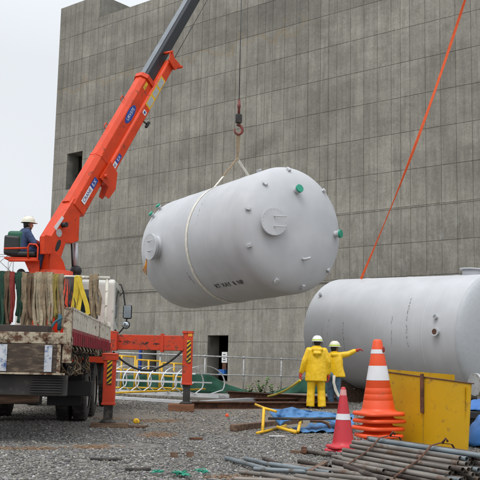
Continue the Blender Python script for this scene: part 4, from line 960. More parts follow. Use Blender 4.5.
# timbers on the bed
q = tbox(MB(), .25, 2.2, .12, .42, 1.335, 1.435); solo(q, 'bed_timber', mat('dark_timber', (.045, .035, .03), .85, var=.3), T(1.2, .27, 1.335), 'dark square timber laid across the rear of the truck bed', 'timber', bevel=.008)
q = tbox(MB(), .5, 1.7, 2.2, 2.45, 1.335, 1.46); tbox(q, .6, 1.6, 2.25, 2.4, 1.462, 1.50); solo(q, 'plank', mat('red_timber', (.17, .06, .03), .8, var=.3, stretch=(1, 3, 3)), T(1.1, 2.3, 1.335), 'reddish planks on the truck bed under the hanging slings', 'plank')
q = MB(); pts = [P(62, 318, 14.5), P(55, 322, 14.4), P(50, 330, 14.3), P(52, 338, 14.4)]; q.tube(pts, .02, 8); q.tube([P(60, 315, 14.6), P(59, 330, 14.5)], .03, 8)
solo(q, 'blue_rope', mat('teal_rope', (.012, .07, .10), .8), P(55, 330, 14.4), 'teal rope trailing over the bed by the rear corner post', 'rope')

# ================================================================ people
def glove(parent, wrist, d, palm_n, name, m='glove', curl=.5, sc=1.0):
    d = Vector(d).normalized(); pn = Vector(palm_n); pn = (pn-d*pn.dot(d)).normalized(); s = d.cross(pn).normalized(); q = MB(); w = Vector(wrist)
    q.cap(w-d*.02, w+d*.03, .03*sc, .033*sc)
    for k in (-1.2, -.4, .4, 1.2): q.cap(w+d*.03*sc+s*k*.014, w+d*.085*sc+s*k*.018, .019*sc, .015*sc)
    for k, ln in ((-1.5, .062), (-.5, .075), (.5, .08), (1.5, .07)):
        b = w+d*.09*sc+s*k*.019; b1 = b+(d*math.cos(curl)+pn*math.sin(curl))*ln*.5*sc; b2 = b1+(d*math.cos(curl*2)+pn*math.sin(curl*2))*ln*.5*sc
        q.cap(b, b1, .0105, .0095); q.cap(b1, b2, .0095, .0085)
    tb = w+d*.03+s*.032; t1 = tb+(d*.6+s*.7+pn*.35).normalized()*.04; t2 = t1+(d*.85+s*.2+pn*.45).normalized()*.035; q.cap(tb, t1, .014, .012); q.cap(t1, t2, .012, .0095)
    return soften(q.build(name, m, parent), .006, 2)
def head(q, c, f, r=.095):     # c centre of skull, f facing
    f = Vector(f).normalized(); s = V(0, 0, 1).cross(f).normalized()
    q.ball(c, (r*.86, r*.92, r*1.12), 20, 14); q.ball(c+f*.035-V(0, 0, .06), (.062, .062, .06)); q.ball(c+f*.06-V(0, 0, .095), (.03, .03, .026))
    q.cap(c+f*.085-V(0, 0, .0), c+f*.105-V(0, 0, .035), .010, .017)
    for k in (-1, 1):
        q.ball(c+s*k*r*.88-V(0, 0, .02), (.018, .018, .034)); q.ball(c+f*.072+s*k*.032+V(0, 0, .02), (.014, .014, .01))
    q.cap(c+f*.088+s*-.02-V(0, 0, .062), c+f*.088+s*.02-V(0, 0, .062), .008, .008)
    q.cap(c-V(0, 0, .10)-f*.02, c-V(0, 0, .20)-f*.03, .055, .062)
def helmet(parent, c, f, m, band=None):
    f = Vector(f).normalized(); q = MB(); n = 32; x, y = V(0, 0, 1).cross(f).normalized(), f; vs = []; rings = [(0, .142), (.25, .141), (.5, .132), (.75, .112), (1.0, .085), (1.2, .06), (1.4, .03), (1.57, .0)]
    q.lathe([(.125*math.cos(t)**.8 if t < 1.57 else .001, .125*math.sin(t)) for t in (0, .2, .4, .6, .8, 1.0, 1.2, 1.4, 1.57)]+[], c, (0, 0, 1), 32)
    q.v = [tuple(c+ (Vector(v)-c)+f*((Vector(v)-c).dot(f)*.13)) for v in q.v]
    b = MB(); vs = []
    for (rr, zz) in ((.122, .0), (.142, -.014), (.144, -.018), (.122, -.012)):
        for k in range(n):
            t = 2*math.pi*k/n; d = x*math.cos(t)+y*math.sin(t); ex = max(0, math.sin(t))**3*.035 if rr > .13 else 0; vs.append(c+d*(rr+ex)+f*(d.dot(f)*.13*rr)+V(0, 0, zz))
    q.add(vs, [(i*n+k, i*n+(k+1) % n, ((i+1) % 4)*n+(k+1) % n, ((i+1) % 4)*n+k) for i in range(4) for k in range(n)], True)
    q.obox(c+V(0, 0, .118), f*.09, x*.008, V(0, 0, .008))
    h = q.build('helmet', m, parent)
    if band:
        q = MB(); q.lathe([(.1275, .004), (.1275, .028)], c, (0, 0, 1), 32); q.v = [tuple(c+(Vector(v)-c)+f*((Vector(v)-c).dot(f)*.13)) for v in q.v]; q.build('helmet_band', band, h)
    q = MB()
    for k in (-1, 1): q.tube([c+x*k*.118, c+x*k*.10-V(0, 0, .1), c+x*k*.05+f*.05-V(0, 0, .165), c+f*.06-V(0, 0, .17)], .006, 5)
    q.build('chin_strap', 'black', h)
def torso_loft(q, levels, n=24, f=V(0, 1, 0)):    # levels: (centre, rx side, ry front)
    s = V(f.y, -f.x, 0).normalized(); vs = []
    for c, rx, ry in levels:
        for k in range(n):
            t = 2*math.pi*k/n; vs.append(Vector(c)+s*rx*math.cos(t)+f*ry*math.sin(t))
    m = len(levels); fs = [(i*n+k, i*n+(k+1) % n, (i+1)*n+(k+1) % n, (i+1)*n+k) for i in range(m-1) for k in range(n)]
    fs += [tuple(reversed(range(n))), tuple(range((m-1)*n, m*n))]; q.add(vs, fs, True)
# worker 1: back to the viewer
def worker_back():
    Y = 21.4; g = V(P(316, 408, Y).x, Y, 0); th_ = thing('person', g, 'worker in yellow rain suit and white helmet standing with back turned', 'person')
    k = 1.0; A = lambda x, y, z: g+V(x, y, z)
    fc = V(.12, 1, 0).normalized()
    hd = A(.02, .03, 1.575)
    b = MB(); head(b, hd, fc); torso_loft(b, [(A(0, 0, .86), .15, .10), (A(0, 0, 1.05), .14, .1), (A(0, 0, 1.3), .18, .11), (A(0, 0, 1.42), .16, .09), (A(0, .0, 1.47), .07, .06)], f=fc)
    for s in (-1, 1):
        b.cap(A(s*.095, 0, .88), A(s*.115, .02, .47), .075, .052); b.cap(A(s*.115, .02, .47), A(s*.125, 0, .1), .052, .036)
        b.cap(A(s*.185, 0, 1.38), A(s*.255 if s < 0 else s*.235, -.02, 1.12), .045, .036); b.cap(A(s*.255 if s < 0 else s*.235, -.02, 1.12), A(-.325 if s < 0 else .26, .03, .86), .036, .026)
    soften(b.build('body', 'skin', th_), .012)
    h = MB(); h.ball(hd-fc*.018, (.088, .09, .105)); h.ball(hd-fc*.045-V(0, 0, .07), (.06, .045, .05)); soften(h.build('hair', 'hair', th_), .01, 2)
    helmet(th_, hd+V(0, 0, .035), fc, 'helmet', 'lime')
    j = MB(); torso_loft(j, [(A(-.01, 0, .66), .265, .175), (A(-.01, 0, .72), .26, .17), (A(0, 0, .9), .25, .165), (A(0, 0, 1.1), .235, .15), (A(0, 0, 1.28), .245, .14), (A(0, 0, 1.38), .22, .125), (A(.0, 0, 1.44), .14, .1), (A(.0, .02, 1.49), .085, .085)], f=fc)
    for s in (-1, 1):
        e = A(-.285, -.02, 1.11) if s < 0 else A(.27, -.02, 1.11); w = A(-.345, .03, .88) if s < 0 else A(.285, .04, .86)
        j.cap(A(s*.18, 0, 1.37), e, .085, .072); j.cap(e, w, .072, .062)
    j.cap(A(-.07, -.115, 1.40), A(.09, -.115, 1.40), .055, .055); j.cap(A(-.05, -.15, 1.31), A(.06, -.15, 1.31), .045, .045); j.cap(A(.0, -.15, 1.25), A(0, -.14, 1.28), .03, .04)
    wrinkle(soften(j.build('rain_jacket', 'rain', th_), .016, 3), .018)
    t = MB(); t.cap(A(-.02, 0, .80), A(.02, 0, .80), .16, .16)
    for s in (-1, 1): t.cap(A(s*.10, 0, .78), A(s*.12, .02, .45), .118, .092); t.cyl(A(s*.12, .02, .45), A(s*.135, 0, .07), .092, .10, 20); t.ball(A(s*.12, .02, .45), .092)
    wrinkle(soften(t.build('rain_trousers', 'rain', th_), .015, 3), .018)
    for s in (-1, 1):
        q = MB(); q.cap(A(s*.14, -.04, .05), A(s*.16, .15, .045), .05, .045); q.cap(A(s*.14, -.03, .05), A(s*.14, -.03, .16), .05, .05); soften(q.build('boot', 'black', th_), .012, 2)
    glove(th_, A(-.36, .035, .83), V(-.25, .15, -1), V(1, .1, 0), 'glove', curl=.9, sc=1.15); glove(th_, A(.29, .05, .80), V(.1, .2, -1), V(-1, 0, 0), 'glove', curl=.6, sc=1.15)
    return th_
worker_back()
def worker_point():
    Y = 22.0; g = V(P(334, 407, Y).x, Y, 0); A = lambda x, y, z: g+V(x, y, z)
    th_ = thing('person', g, 'worker in yellow rain jacket and jeans pointing right with outstretched arm', 'person')
    fc = V(.45, .9, 0).normalized(); hd = A(.01, .02, 1.47); sd = V(fc.y, -fc.x, 0)
    sh = A(.10, -.02, 1.27); hand = P(356.5, 350.3, Y-.05); el = sh.lerp(hand, .5)+V(0, 0, -.03); wr = sh.lerp(hand, .93)
    shl = A(-.17, .05, 1.27)
    hip = A(-.02, 0, .84)
    b = MB(); head(b, hd, V(.8, .6, 0)); torso_loft(b, [(A(-.02, 0, .80), .14, .1), (A(-.01, 0, 1.0), .14, .1), (A(0, 0, 1.2), .17, .11), (A(0, 0, 1.31), .14, .09), (A(0, 0, 1.36), .07, .06)], f=fc)
    b.cap(sh, el, .045, .036); b.cap(el, wr, .036, .027); b.cap(shl, shl+V(-.06, .0, -.25), .045, .036); b.cap(shl+V(-.06, 0, -.25), shl+V(.02, .1, -.45), .036, .027)
    kn = [A(-.1, .1, .46), A(.07, .05, .46)]; an = [A(-.04, .12, .09), A(.17, .05, .09)]
    for s in (0, 1): b.cap(A((-.1, .07)[s], 0, .82), kn[s], .075, .05); b.cap(kn[s], an[s], .05, .036)
    soften(b.build('body', 'skin', th_), .012)
    h = MB(); f2 = V(.8, .6, 0); h.ball(hd-f2*.018, (.09, .09, .105)); h.ball(hd-f2*.045-V(0, 0, .06), (.06, .055, .05)); soften(h.build('hair', 'hair', th_), .01, 2)
    helmet(th_, hd+V(0, 0, .035), V(.8, .6, 0), 'helmet_c', 'lime')
    j = MB(); torso_loft(j, [(A(.03, 0, .76), .25, .15), (A(.03, 0, .80), .25, .15), (A(.01, 0, 1.0), .215, .145), (A(0, 0, 1.18), .215, .135), (A(0, 0, 1.27), .19, .12), (A(0, 0, 1.33), .12, .1), (A(0, .01, 1.38), .08, .08)], f=fc)
    j.cap(sh-V(.06, 0, 0), el, .09, .072); j.cap(el, sh.lerp(hand, .90), .072, .052); j.cap(shl, shl+V(-.06, 0, -.25), .085, .07); j.cap(shl+V(-.06, 0, -.25), shl+V(.02, .1, -.45), .07, .06)
    j.cap(A(.22, .0, .80), A(.13, 0, 1.1), .045, .07); j.cap(A(-.05, -.1, 1.29), A(.05, -.1, 1.29), .05, .05)
    wrinkle(soften(j.build('rain_jacket', 'rain', th_), .016, 3), .018)
    t = MB(); t.cap(A(-.06, 0, .80), A(.04, 0, .80), .14, .14)
    for s in (0, 1): t.cap(A((-.1, .07)[s], 0, .8), kn[s], .105, .082); t.cap(kn[s], an[s]+V(0, 0, .04), .082, .07)
    wrinkle(soften(t.build('jeans', 'jeans', th_), .014, 3), .018)
    for s in (0, 1):
        q = MB(); q.cap(an[s]+V(-.03, -.03, -.04), an[s]+V(.12, .08, -.045), .045, .04); q.cap(an[s], an[s]+V(0, 0, .06), .05, .05); soften(q.build('boot', 'black', th_), .012, 2)
    glove(th_, wr, hand-sh, V(0, -.3, -1), 'glove', curl=.5, sc=1.2); glove(th_, shl+V(.03, .1, -.49), V(.2, .2, -1), V(1, 0, 0), 'glove', curl=.5, sc=1.15)
    q = MB(); q.ribbon([A(-.02, -.16, .80), A(-.03, -.19, .62), A(.02, -.17, .45), A(.10, -.15, .30)], [V(1, .2, 0), V(.8, .6, 0), V(1, 0, 0), V(.7, .5, 0)], .07, .02); q.build('towel', 'sling', th_)
    q = MB(); torso_loft(q, [(A(0.0, 0, .775), .165, .135), (A(0, 0, .815), .165, .135)], f=fc); q.build('tool_belt', 'brown', th_)
worker_point()
def operator():
    Y = 18.7; g = P(24, 252, Y); A = lambda x, y, z: g+V(x, y, z)
    th_ = thing('person', g, 'crane operator in navy jacket and cream helmet sitting in the crane seat', 'person')
    fc = V(.85, .5, 0).normalized(); hd = A(.06, 0, .60)
    b = MB(); head(b, hd, fc); torso_loft(b, [(A(-.04, 0, .0), .15, .11), (A(-.03, 0, .2), .16, .11), (A(.0, 0, .36), .18, .11), (A(.02, 0, .44), .15, .09), (A(.04, 0, .50), .06, .06)], f=fc)
    for s in (-1, 1):
        sd = V(fc.y, -fc.x, 0)*s; b.cap(A(0, 0, .38)+sd*.17, A(.14, 0, .17)+sd*.2, .045, .036); b.cap(A(.14, 0, .17)+sd*.2, A(.36, .05, .12)+sd*.12, .036, .026)
        b.cap(A(-.02, 0, .02)+sd*.09, A(.30, .1, .05)+sd*.11, .075, .055); b.cap(A(.30, .1, .05)+sd*.11, A(.26, .12, -.33)+sd*.11, .052, .036)
    soften(b.build('body', 'skin', th_), .012)
    h = MB(); h.ball(hd-fc*.018, (.09, .09, .105)); h.ball(hd-fc*.045-V(0, 0, .06), (.06, .055, .05)); soften(h.build('hair', 'hair', th_), .01, 2)
    helmet(th_, hd+V(0, 0, .035), fc, 'helmet_c')
    j = MB(); torso_loft(j, [(A(-.05, 0, -.02), .20, .16), (A(-.05, 0, .15), .21, .155), (A(-.02, 0, .32), .225, .15), (A(.0, 0, .42), .18, .13), (A(.03, 0, .50), .09, .09)], f=fc)
    for s in (-1, 1):
        sd = V(fc.y, -fc.x, 0)*s; j.cap(A(0, 0, .38)+sd*.17, A(.14, 0, .17)+sd*.2, .085, .068); j.cap(A(.14, 0, .17)+sd*.2, A(.33, .05, .125)+sd*.13, .068, .055)
    wrinkle(soften(j.build('jacket', 'navy', th_), .016, 3), .018)
    t = MB()
    for s in (-1, 1):
        sd = V(fc.y, -fc.x, 0)*s; t.cap(A(-.02, 0, .02)+sd*.09, A(.30, .1, .05)+sd*.11, .10, .08); t.cap(A(.30, .1, .05)+sd*.11, A(.26, .12, -.28)+sd*.11, .08, .065)
    wrinkle(soften(t.build('trousers', 'navy', th_), .015, 3), .018)
    for s in (-1, 1):
        sd = V(fc.y, -fc.x, 0)*s; glove(th_, A(.36, .05, .12)+sd*.12, fc, V(0, 0, -1), 'glove', 'ylw', .9, 1.15)
        q = MB(); q.cap(A(.24, .11, -.37)+sd*.11, A(.36, .17, -.38)+sd*.11, .045, .04); soften(q.build('boot', 'black', th_), .012, 2)
    sd = V(fc.y, -fc.x, 0); q = MB(); q.cyl(A(.16, 0, .168)+sd*.193, A(.22, .02, .155)+sd*.172, .077, .073, 16, caps=False); q.build('armband', 'redw', th_)
operator()

# ================================================================ railing, ladders, nets behind
ra, rb = P(96, 352.0, 30.0), P(325, 360.6, 36.0)
rail = thing('pipe_railing', V(ra.x, ra.y, 0), 'long galvanised pipe railing with two rails in front of the concrete wall', 'railing')
rdirv = (rb-ra); q = MB(); q.cyl(ra, rb+rdirv*.12, .027, n=10); q.build('top_rail', 'galv', rail)
ra2, rb2 = ra+V(0, 0, -.64), rb+V(0, 0, -.66); q = MB(); q.cyl(ra2, rb2+rdirv*.12, .024, n=10); q.build('lower_rail', 'galv', rail)
for x in (118, 160, 205, 243.5, 281.5, 322):
    best = min(range(400), key=lambda k: abs((lambda v: 240+F*v.dot(rt)/v.dot(fw))(ra+rdirv*k/350-CAM)-x)); p = ra+rdirv*best/350
    q = MB(); q.cyl(V(p.x, p.y, 0), p, .025, n=10); o = q.build('post', 'galv', rail)
    for zz in (0, .64+.02*best/350): q = MB(); q.ball(p-V(0, 0, zz), .047); q.build('clamp', 'steel', o)
# caged ladders lying on their backs
def cage_ladder(p0, p1, r, n_h, first, label, mname='alu', stray=True):
    d = (p1-p0); L_ = d.length; d.normalize(); s = V(-d.y, d.x, 0).normalized(); root = thing('caged_ladder', p0, label, 'ladder', 'caged ladders lying on the gravel')
    for k in (-1, 1):
        q = MB(); q.beam(p0+s*k*.24+V(0, 0, .13), p1+s*k*.24+V(0, 0, .13), .03, .10); q.build('stringer', mname, root)
    nr = int(L_/.3)
    for k in range(nr):
        c = p0+d*(.15+k*.3)+V(0, 0, .13); q = MB(); q.cyl(c-s*.24, c+s*.24, .014, n=8); q.build('rung', mname, root)
    for k in range(n_h):
        c = p0+d*(first+(L_-first-.1)*k/(n_h-1))+V(0, 0, .14); pts = []; wds = []
        for j in range(21):
            t = math.pi*(1.13-1.26*j/20); rr = r*(1.12 if k == 0 else 1); sh = (.85 if k == 0 else .42); pts.append(c+(s+d*sh)*rr*math.cos(t)+V(0, 0, r*.9+rr*math.sin(t)-.05)); wds.append(d)
        pts = [c-s*.24]+pts+[c+s*.24]; wds = [d]*len(pts); q = MB(); q.ribbon(pts, wds, .042, .010); q.build('hoop', mname, root)
    for t in (35, 90, 145, 0, 180):
        o_ = s*r*math.cos(R_(t))+V(0, 0, r*.9+.09+(r+.006)*math.sin(R_(t))); q = MB(); q.ribbon([p0+d*first+o_, p1-d*.1+o_], V(0, 0, 1).cross(s*math.cos(R_(t))+V(0, 0, 1)*math.sin(R_(t))) if False else (s*-math.sin(R_(t))+V(0, 0, math.cos(R_(t)))), .038, .006); q.build('cage_strap', mname, root)
    return root
cage_ladder(G(224, 401), G(98, 394.8), .43, 9, .75, 'white caged ladder lying nearest, its open end hoop right of the outrigger jack')
# pale planks/channels beside
q = MB(); q.beam(G(112, 397.5, .05), G(222, 404.5, .05), .13, .08); solo(q, 'steel_channel', 'alu', G(165, 398), 'pale aluminium channel lying on the gravel in front of the caged ladder', 'channel', bevel=.006)
q = MB(); q.beam(G(205, 402.5, .06), G(252, 399.5, .06), .30, .09); solo(q, 'pale_plank', mat('weathered_plank', (.38, .39, .40), .7, var=.2, stretch=(1, 3, 3)), G(228, 401), 'short pale grey plank lying right of the outrigger jack', 'plank')
# yellow guard frames
def guard(pxa, pxb, Y, ztop, label):
    a = P(pxa, 365, Y); b = P(pxb, 365, Y); root = thing('guard_frame', V(a.x, Y, 0), label, 'guard frame', 'yellow guard frames behind the outrigger'); n = max(2, round((b.x-a.x)/.45))
    for z in (ztop, ztop-.42, .22): q = MB(); q.cyl(V(a.x, Y, z), V(b.x, Y+.05, z-.03), .028, n=10); q.build('rail', 'yellow', root)
    for k in range(n+1): x = a.x+(b.x-a.x)*k/n; q = MB(); q.cyl(V(x, Y, .0), V(x, Y, ztop), .03, n=10); q.build('post', 'yellow', root)
guard(108, 135, 29.0, 1.22, 'yellow tubular guard frame left behind the outrigger beam'); guard(137, 160, 29.3, 1.1, 'lower yellow tubular guard frame in the middle behind the outrigger'); guard(162, 186, 29.6, 1.02, 'yellow tubular guard frame nearest the wall doorway')
q = MB(); q.cyl(G(112, 393, .2), G(205, 389, .25), .028, n=10); solo(q, 'yellow_tube', 'yellow', G(150, 391), 'long yellow tube lying behind the white caged ladder', 'tube')
# green mesh draped along the railing foot
def sheet(fn, nu, nv, th=.004, m=None):
    q = MB(); vs = []
    for j in range(nv+1):
        for i in range(nu+1): vs.append(fn(i/nu, j/nv))
    n1 = len(vs); N_ = nu+1; fs = [(j*N_+i, j*N_+i+1, (j+1)*N_+i+1, (j+1)*N_+i) for j in range(nv) for i in range(nu)]
    q.add(vs, fs, True); return q
def add_solid(o, t): s = o.modifiers.new('solid', 'SOLIDIFY'); s.thickness = t; s.offset = 0; return o
tops = [(120, 376), (170, 374.5), (205, 373.5), (214, 377), (228, 385), (245, 390.5), (262, 393), (275, 392), (290, 386), (305, 378), (318, 377), (332, 378)]
def green_fn(u, v):
    x = 120+u*212; k = 0
    while k < len(tops)-2 and tops[k+1][0] < x: k += 1
    t = (x-tops[k][0])/(tops[k+1][0]-tops[k][0]); y = tops[k][1]*(1-t)+tops[k+1][1]*t
    Yg = 30.2+u*4.6; top = P(x, y, Yg); base = V(top.x, Yg-.35*(1-v), 0.0); w = .06*math.sin(u*60)+.05*noise.noise(V(u*25, v*3, 0))
    return V(top.x, Yg-.25*(1-v)+w*(1-v*.5), max(.02, top.z)*v+.01)
o = sheet(green_fn, 160, 8).build('green_netting', 'green_net', fix=False); add_solid(o, .01); tag(o, 'dark green mesh sheet draped along the foot of the railing', 'netting')
q = MB(); q.tube([P(300, 380.5, 21.3), P(294, 385, 22.5), P(286, 390, 24), P(276, 394.5, 25.5), P(268, 396.3, 26.6)], .03, 8); solo(q, 'yellow_hose', mat('yellow_hose', (.62, .48, .03), .5), P(300, 380.5, 21.3), 'yellow hose running down from the hand of the worker in the rain suit', 'hose')
# weeds
def weed(c, h, n, label):
    root = thing('weed', c, label, 'plant'); q = MB(); st = MB(); rnd = random.Random(int(c.x*100))
    for k in range(n):
        a = rnd.uniform(0, 6.28); ln = h*rnd.uniform(.5, 1); p0 = c+V(rnd.uniform(-.15, .15), rnd.uniform(-.1, .1), 0); p1 = p0+V(math.cos(a)*ln*.35, math.sin(a)*ln*.35, ln); st.tube([p0, p0.lerp(p1, .6)+V(0, 0, .03), p1], .006, 4)
        for j in range(9):
            w = p0.lerp(p1, .25+.75*j/8); b_ = rnd.uniform(0, 6.28); d = V(math.cos(b_), math.sin(b_), rnd.uniform(-.2, .5)).normalized(); s_ = d.cross(V(0, 0, 1)).normalized(); l2 = rnd.uniform(.10, .19); q.add([w, w+d*l2*.5+s_*l2*.35, w+d*l2, w+d*l2*.5-s_*l2*.35], [(0, 1, 2, 3)], False)
    st.build('stem', 'leaf', root); q.build('foliage', 'leaf', root, fix=False)
weed(G(262, 397), .62, 9, 'small green weeds growing against the railing left of centre'); weed(G(249, 397.5), .45, 6, 'lowest tuft of weeds left of the taller weeds by the railing')
weed(G(273, 398), .42, 5, 'sparse weed tuft right of the taller weeds by the railing')
# steel beams and timbers on the ground
def ibeam(a, b, w, h, m, label, name='steel_beam', cat='beam'):
    d = (b-a).normalized(); s = V(-d.y, d.x, 0); q = MB(); c = (a+b)/2; hl = (b-a)/2
    q.obox(c+V(0, 0, h-.012), hl, s*w/2, V(0, 0, .012)); q.obox(c+V(0, 0, .012), hl, s*w/2, V(0, 0, .012)); q.obox(c+V(0, 0, h/2), hl, s*.01, V(0, 0, h/2-.02))
    return solo(q, name, m, a, label, cat)
ibeam(G(228, 397.5), G(345, 405), .22, .20, 'rust', 'rusty steel beam lying behind the workers, nearest the railing')
ibeam(G(190, 409), G(345, 409.5), .22, .17, 'rust', 'long rusty steel beam running right from the front outrigger jack')
ibeam(G(232, 402), G(345, 401.8), .2, .10, 'rust', 'low rusty steel beam between the two larger ones behind the workers')
q = MB(); q.beam(G(233, 428, .05), G(300, 421, .05), .12, .10); solo(q, 'square_timber', 'timber', G(233, 428), 'square brown timber lying under the left end of the fallen blue fence', 'timber', bevel=.008)

# ================================================================ fallen yellow/blue barrier
fb = thing('fallen_barrier', G(285, 430), 'collapsed yellow tube barrier with torn blue mesh lying on the gravel', 'barrier')
YB = 13.9
def PB(x, y, d=0): return P(x, y, YB+d)
q = MB(); q.tube([PB(255.5, 404.5, .5), PB(264, 408, .15), PB(276, 411.5, -.2)], .02, 8); q.tube([PB(264, 408, .1), G(262.5, 431, .04)], .024, 8); q.tube([G(257, 433, .03), G(273, 429.5, .03), G(286, 425.5, .03)], .02, 8); q.build('end_frame', 'yellow', fb)
q = MB(); q.tube([PB(277, 427, -.2), G(296, 432.5, .04)], .024, 8); q.tube([G(298, 431.5, .05), PB(300.5, 421, .1)], .024, 8); q.tube([G(284, 427, .04), G(297, 432, .04)], .022, 8); q.build('foot_frame', 'yellow', fb)
q = MB(); q.tube([PB(268, 418.5, -.15), PB(310, 418.8, -.15), PB(352, 418.2, -.15)], .02, 8); q.build('tube', 'dark', fb)
q = MB(); pts = [PB(310, 421), PB(322, 421.5), PB(328, 424), PB(330, 429), PB(333, 432, .1), PB(338, 433, .1)]; q.tube(pts, .02, 8); q.build('bent_bar', 'rust', fb)
bt = [(270, 408.5), (280, 409.5), (292, 407), (300, 409.5), (312, 411), (325, 412), (338, 413.5), (356, 414)]
bb = [(270, 413), (280, 426), (285, 421.5), (297, 419), (312, 420), (325, 420), (338, 424), (356, 428)]
def interp(tb, x):
    for k in range(len(tb)-1):
        if x <= tb[k+1][0]: t = (x-tb[k][0])/(tb[k+1][0]-tb[k][0]); return tb[k][1]*(1-t)+tb[k+1][1]*t
    return tb[-1][1]
def blue_fn(u, v):
    x = 270+u*84; y = interp(bt, x)*(1-v)+interp(bb, x)*v; w = .10*noise.noise(V(u*14, v*4, 0))+.05*math.sin(u*40+v*3)
    return P(x, y, 14.4-.45*v+w)
o = sheet(blue_fn, 110, 14).build('blue_mesh', 'blue_net', fb, fix=False); add_solid(o, .008)
def blue_fn2(u, v):
    x = 292+u*60; y = 431.5-v*9*(1 if u > .35 else .3+u*2); g = G(x, 432.5-v*5, .03); return g+V(.05*noise.noise(V(u*7, v*5, 2)), .08*noise.noise(V(u*6, 3, 1)), .09*abs(noise.noise(V(u*5, v*2, 5)))+.10*v*(u > .3)*u)
o = sheet(blue_fn2, 80, 10).build('blue_mesh', 'blue_net', fb, fix=False); add_solid(o, .008)

# ================================================================ cones
def cone_mesh(mb_mat, h, r0, r1, base, label, loc, bands, sq=True, group=None, name='traffic_cone'):
    root = thing(name, loc, label, 'traffic cone', group); q = MB(); n = 40
    bh = .048 if base > .5 else .035; pts = []
    q.lathe([(r0*1.22, bh), (r0*1.05, bh+.02), (r0, bh+.05)]+[(r0+(r1-r0)*(z_-bh-.05)/(h-.08-bh)+dr, z_) for zc in ((.20, .28, .36) if bands and base > .5 else ()) for z_, dr in ((zc-.006, 0), (zc, -.003), (zc+.006, 0))]+[(r1, h-.03), (r1*.8, h-.008), (r1*.45, h)], V(0, 0, 0), (0, 0, 1), n); q.add([V(r1*.45*math.cos(2*math.pi*k/n), r1*.45*math.sin(2*math.pi*k/n), h) for k in range(n)], [tuple(range(n))], True)
    q.build('cone_body', mb_mat, root, world=False)
    q = MB(); prof = []
    vs = []
    for (sc, z) in ((.98, 0), (1, .006), (1, bh*.6), (.96, bh), (.55, bh+.004)):
        for k in range(n):
            t = 2*math.pi*k/n; e = 5.0; rr = base/2/((abs(math.cos(t))**e+abs(math.sin(t))**e)**(1/e))*sc
            if sc < .9: rr = min(rr, r0*1.2)
            vs.append(V(rr*math.cos(t), rr*math.sin(t), z))
    q.add(vs, [(i*n+k, i*n+(k+1) % n, (i+1)*n+(k+1) % n, (i+1)*n+k) for i in range(4) for k in range(n)]+[tuple(reversed(range(n)))], True); q.build('cone_base', mb_mat, root, world=False)
    for z0, z1 in bands:
        f0 = (z0-bh-.05)/(h-.03-bh-.05); f1 = (z1-bh-.05)/(h-.03-bh-.05); q = MB(); q.lathe([(r0+(r1-r0)*f0+.003, z0), (r0+(r1-r0)*f1+.003, z1)], V(0, 0, 0), (0, 0, 1), n); q.build('reflective_band', 'reflect', root, world=False)
    return root
cs = G(378.5, 444.5); CSY = cs.y
PX = 900/CSY
cone = cone_mesh('cone', 1.0, .215, .062, .58, 'complete top orange cone of the stack, with two broad white bands', V(cs.x, cs.y, .38), [(.46, .65), (.81, .865)], group='orange cones stacked beside the yellow bin')
cone.rotation_euler = (R_(.5), R_(-1.2), R_(20))
lbl = ['lowest orange cone flange of the stack', 'orange cone flange second from the bottom of the stack', 'orange cone flange at the middle of the stack', 'orange cone flange directly under the complete top cone']
for k in range(4):
    c = cone_mesh('cone', .93, .20, .055, .58, lbl[k], V(cs.x+random.uniform(-.015, .015), cs.y+random.uniform(-.015, .015), .0+.095*k), [], group='orange cones stacked beside the yellow bin')
    c.rotation_euler = (R_(random.uniform(-.6, .6)), R_(random.uniform(-.6, .6)), R_(random.uniform(5, 50)))
    for ch in list(c.children):
        if ch.name.startswith('cone_body'): ch.scale = (.93, .93, 1)
q = MB(); p_ = V(cs.x+.055, cs.y-.085, .38+.86); q.ball(p_, (.018, .012, .04)); solo(q, 'red_tag', 'redw', p_, 'small dark red tag near the top of the orange cone', 'tag')
rc = G(343, 452)
c = cone_mesh('cone_red', .72, .125, .032, .36, 'small faded red cone with one white band beside the orange stack', V(rc.x, rc.y, .045), [(.335, .405)])
c.rotation_euler = (0, 0, R_(15))
q = MB(); q.lathe([(.046, .595), (.034, .69)], V(rc.x, rc.y, .045), (0, 0, 1), 24); o = q.build('tip_band', mat('faded_pink', (.62, .30, .28), .5), c, world=True)
o.rotation_euler = (0, 0, 0)
c2_ = cone_mesh('cone_red', .70, .125, .032, .38, 'flange of a second red cone under the small red one', V(rc.x+.01, rc.y, .0), [])
c2_.rotation_euler = (0, 0, R_(40))

# ================================================================ yellow bin
yb0, yb1 = G(384, 441), G(467, 451.5)
d = (yb1-yb0); d.z = 0; d.normalize(); dv = V(.17, .83, 0).normalized(); fn_ = V(d.y, -d.x, 0)
if fn_.y > 0: fn_ = -fn_
Lb = (yb1-yb0).length; root = thing('yellow_bin', yb0, 'worn yellow steel bin with a rusty upright angle on its front', 'bin')
mid = Lb*.50; dep = .75; zl, zr = .945, .825; lean = V(.055, .0, 0)
def zt(t): return zl+(zr-zl)*t/Lb
def fpt(t, k): return yb0+d*t+V(0, 0, .015+(zt(t)-.015)*k)+lean*(k*t/Lb)
def fpanel(t0, t1, thick=.024): q = MB(); q.prism([fpt(t0, 0), fpt(t1, 0), fpt(t1, 1), fpt(t0, 1)], -fn_*thick); return q
fpanel(0, mid-.003).build('front_panel', 'yellow_bin', root, bevel=.003); fpanel(mid+.003, Lb).build('front_panel', 'yellow_bin', root, bevel=.003)
bk0 = dv*dep
q = MB(); q.prism([yb0+bk0+V(0, 0, .02), yb0+bk0+d*(Lb-.16)+V(0, 0, .02), yb0+bk0+d*(Lb-.16)+V(0, 0, .93), yb0+bk0+V(0, 0, .985)], dv*.02); q.build('back_panel', 'yellow_bin', root)
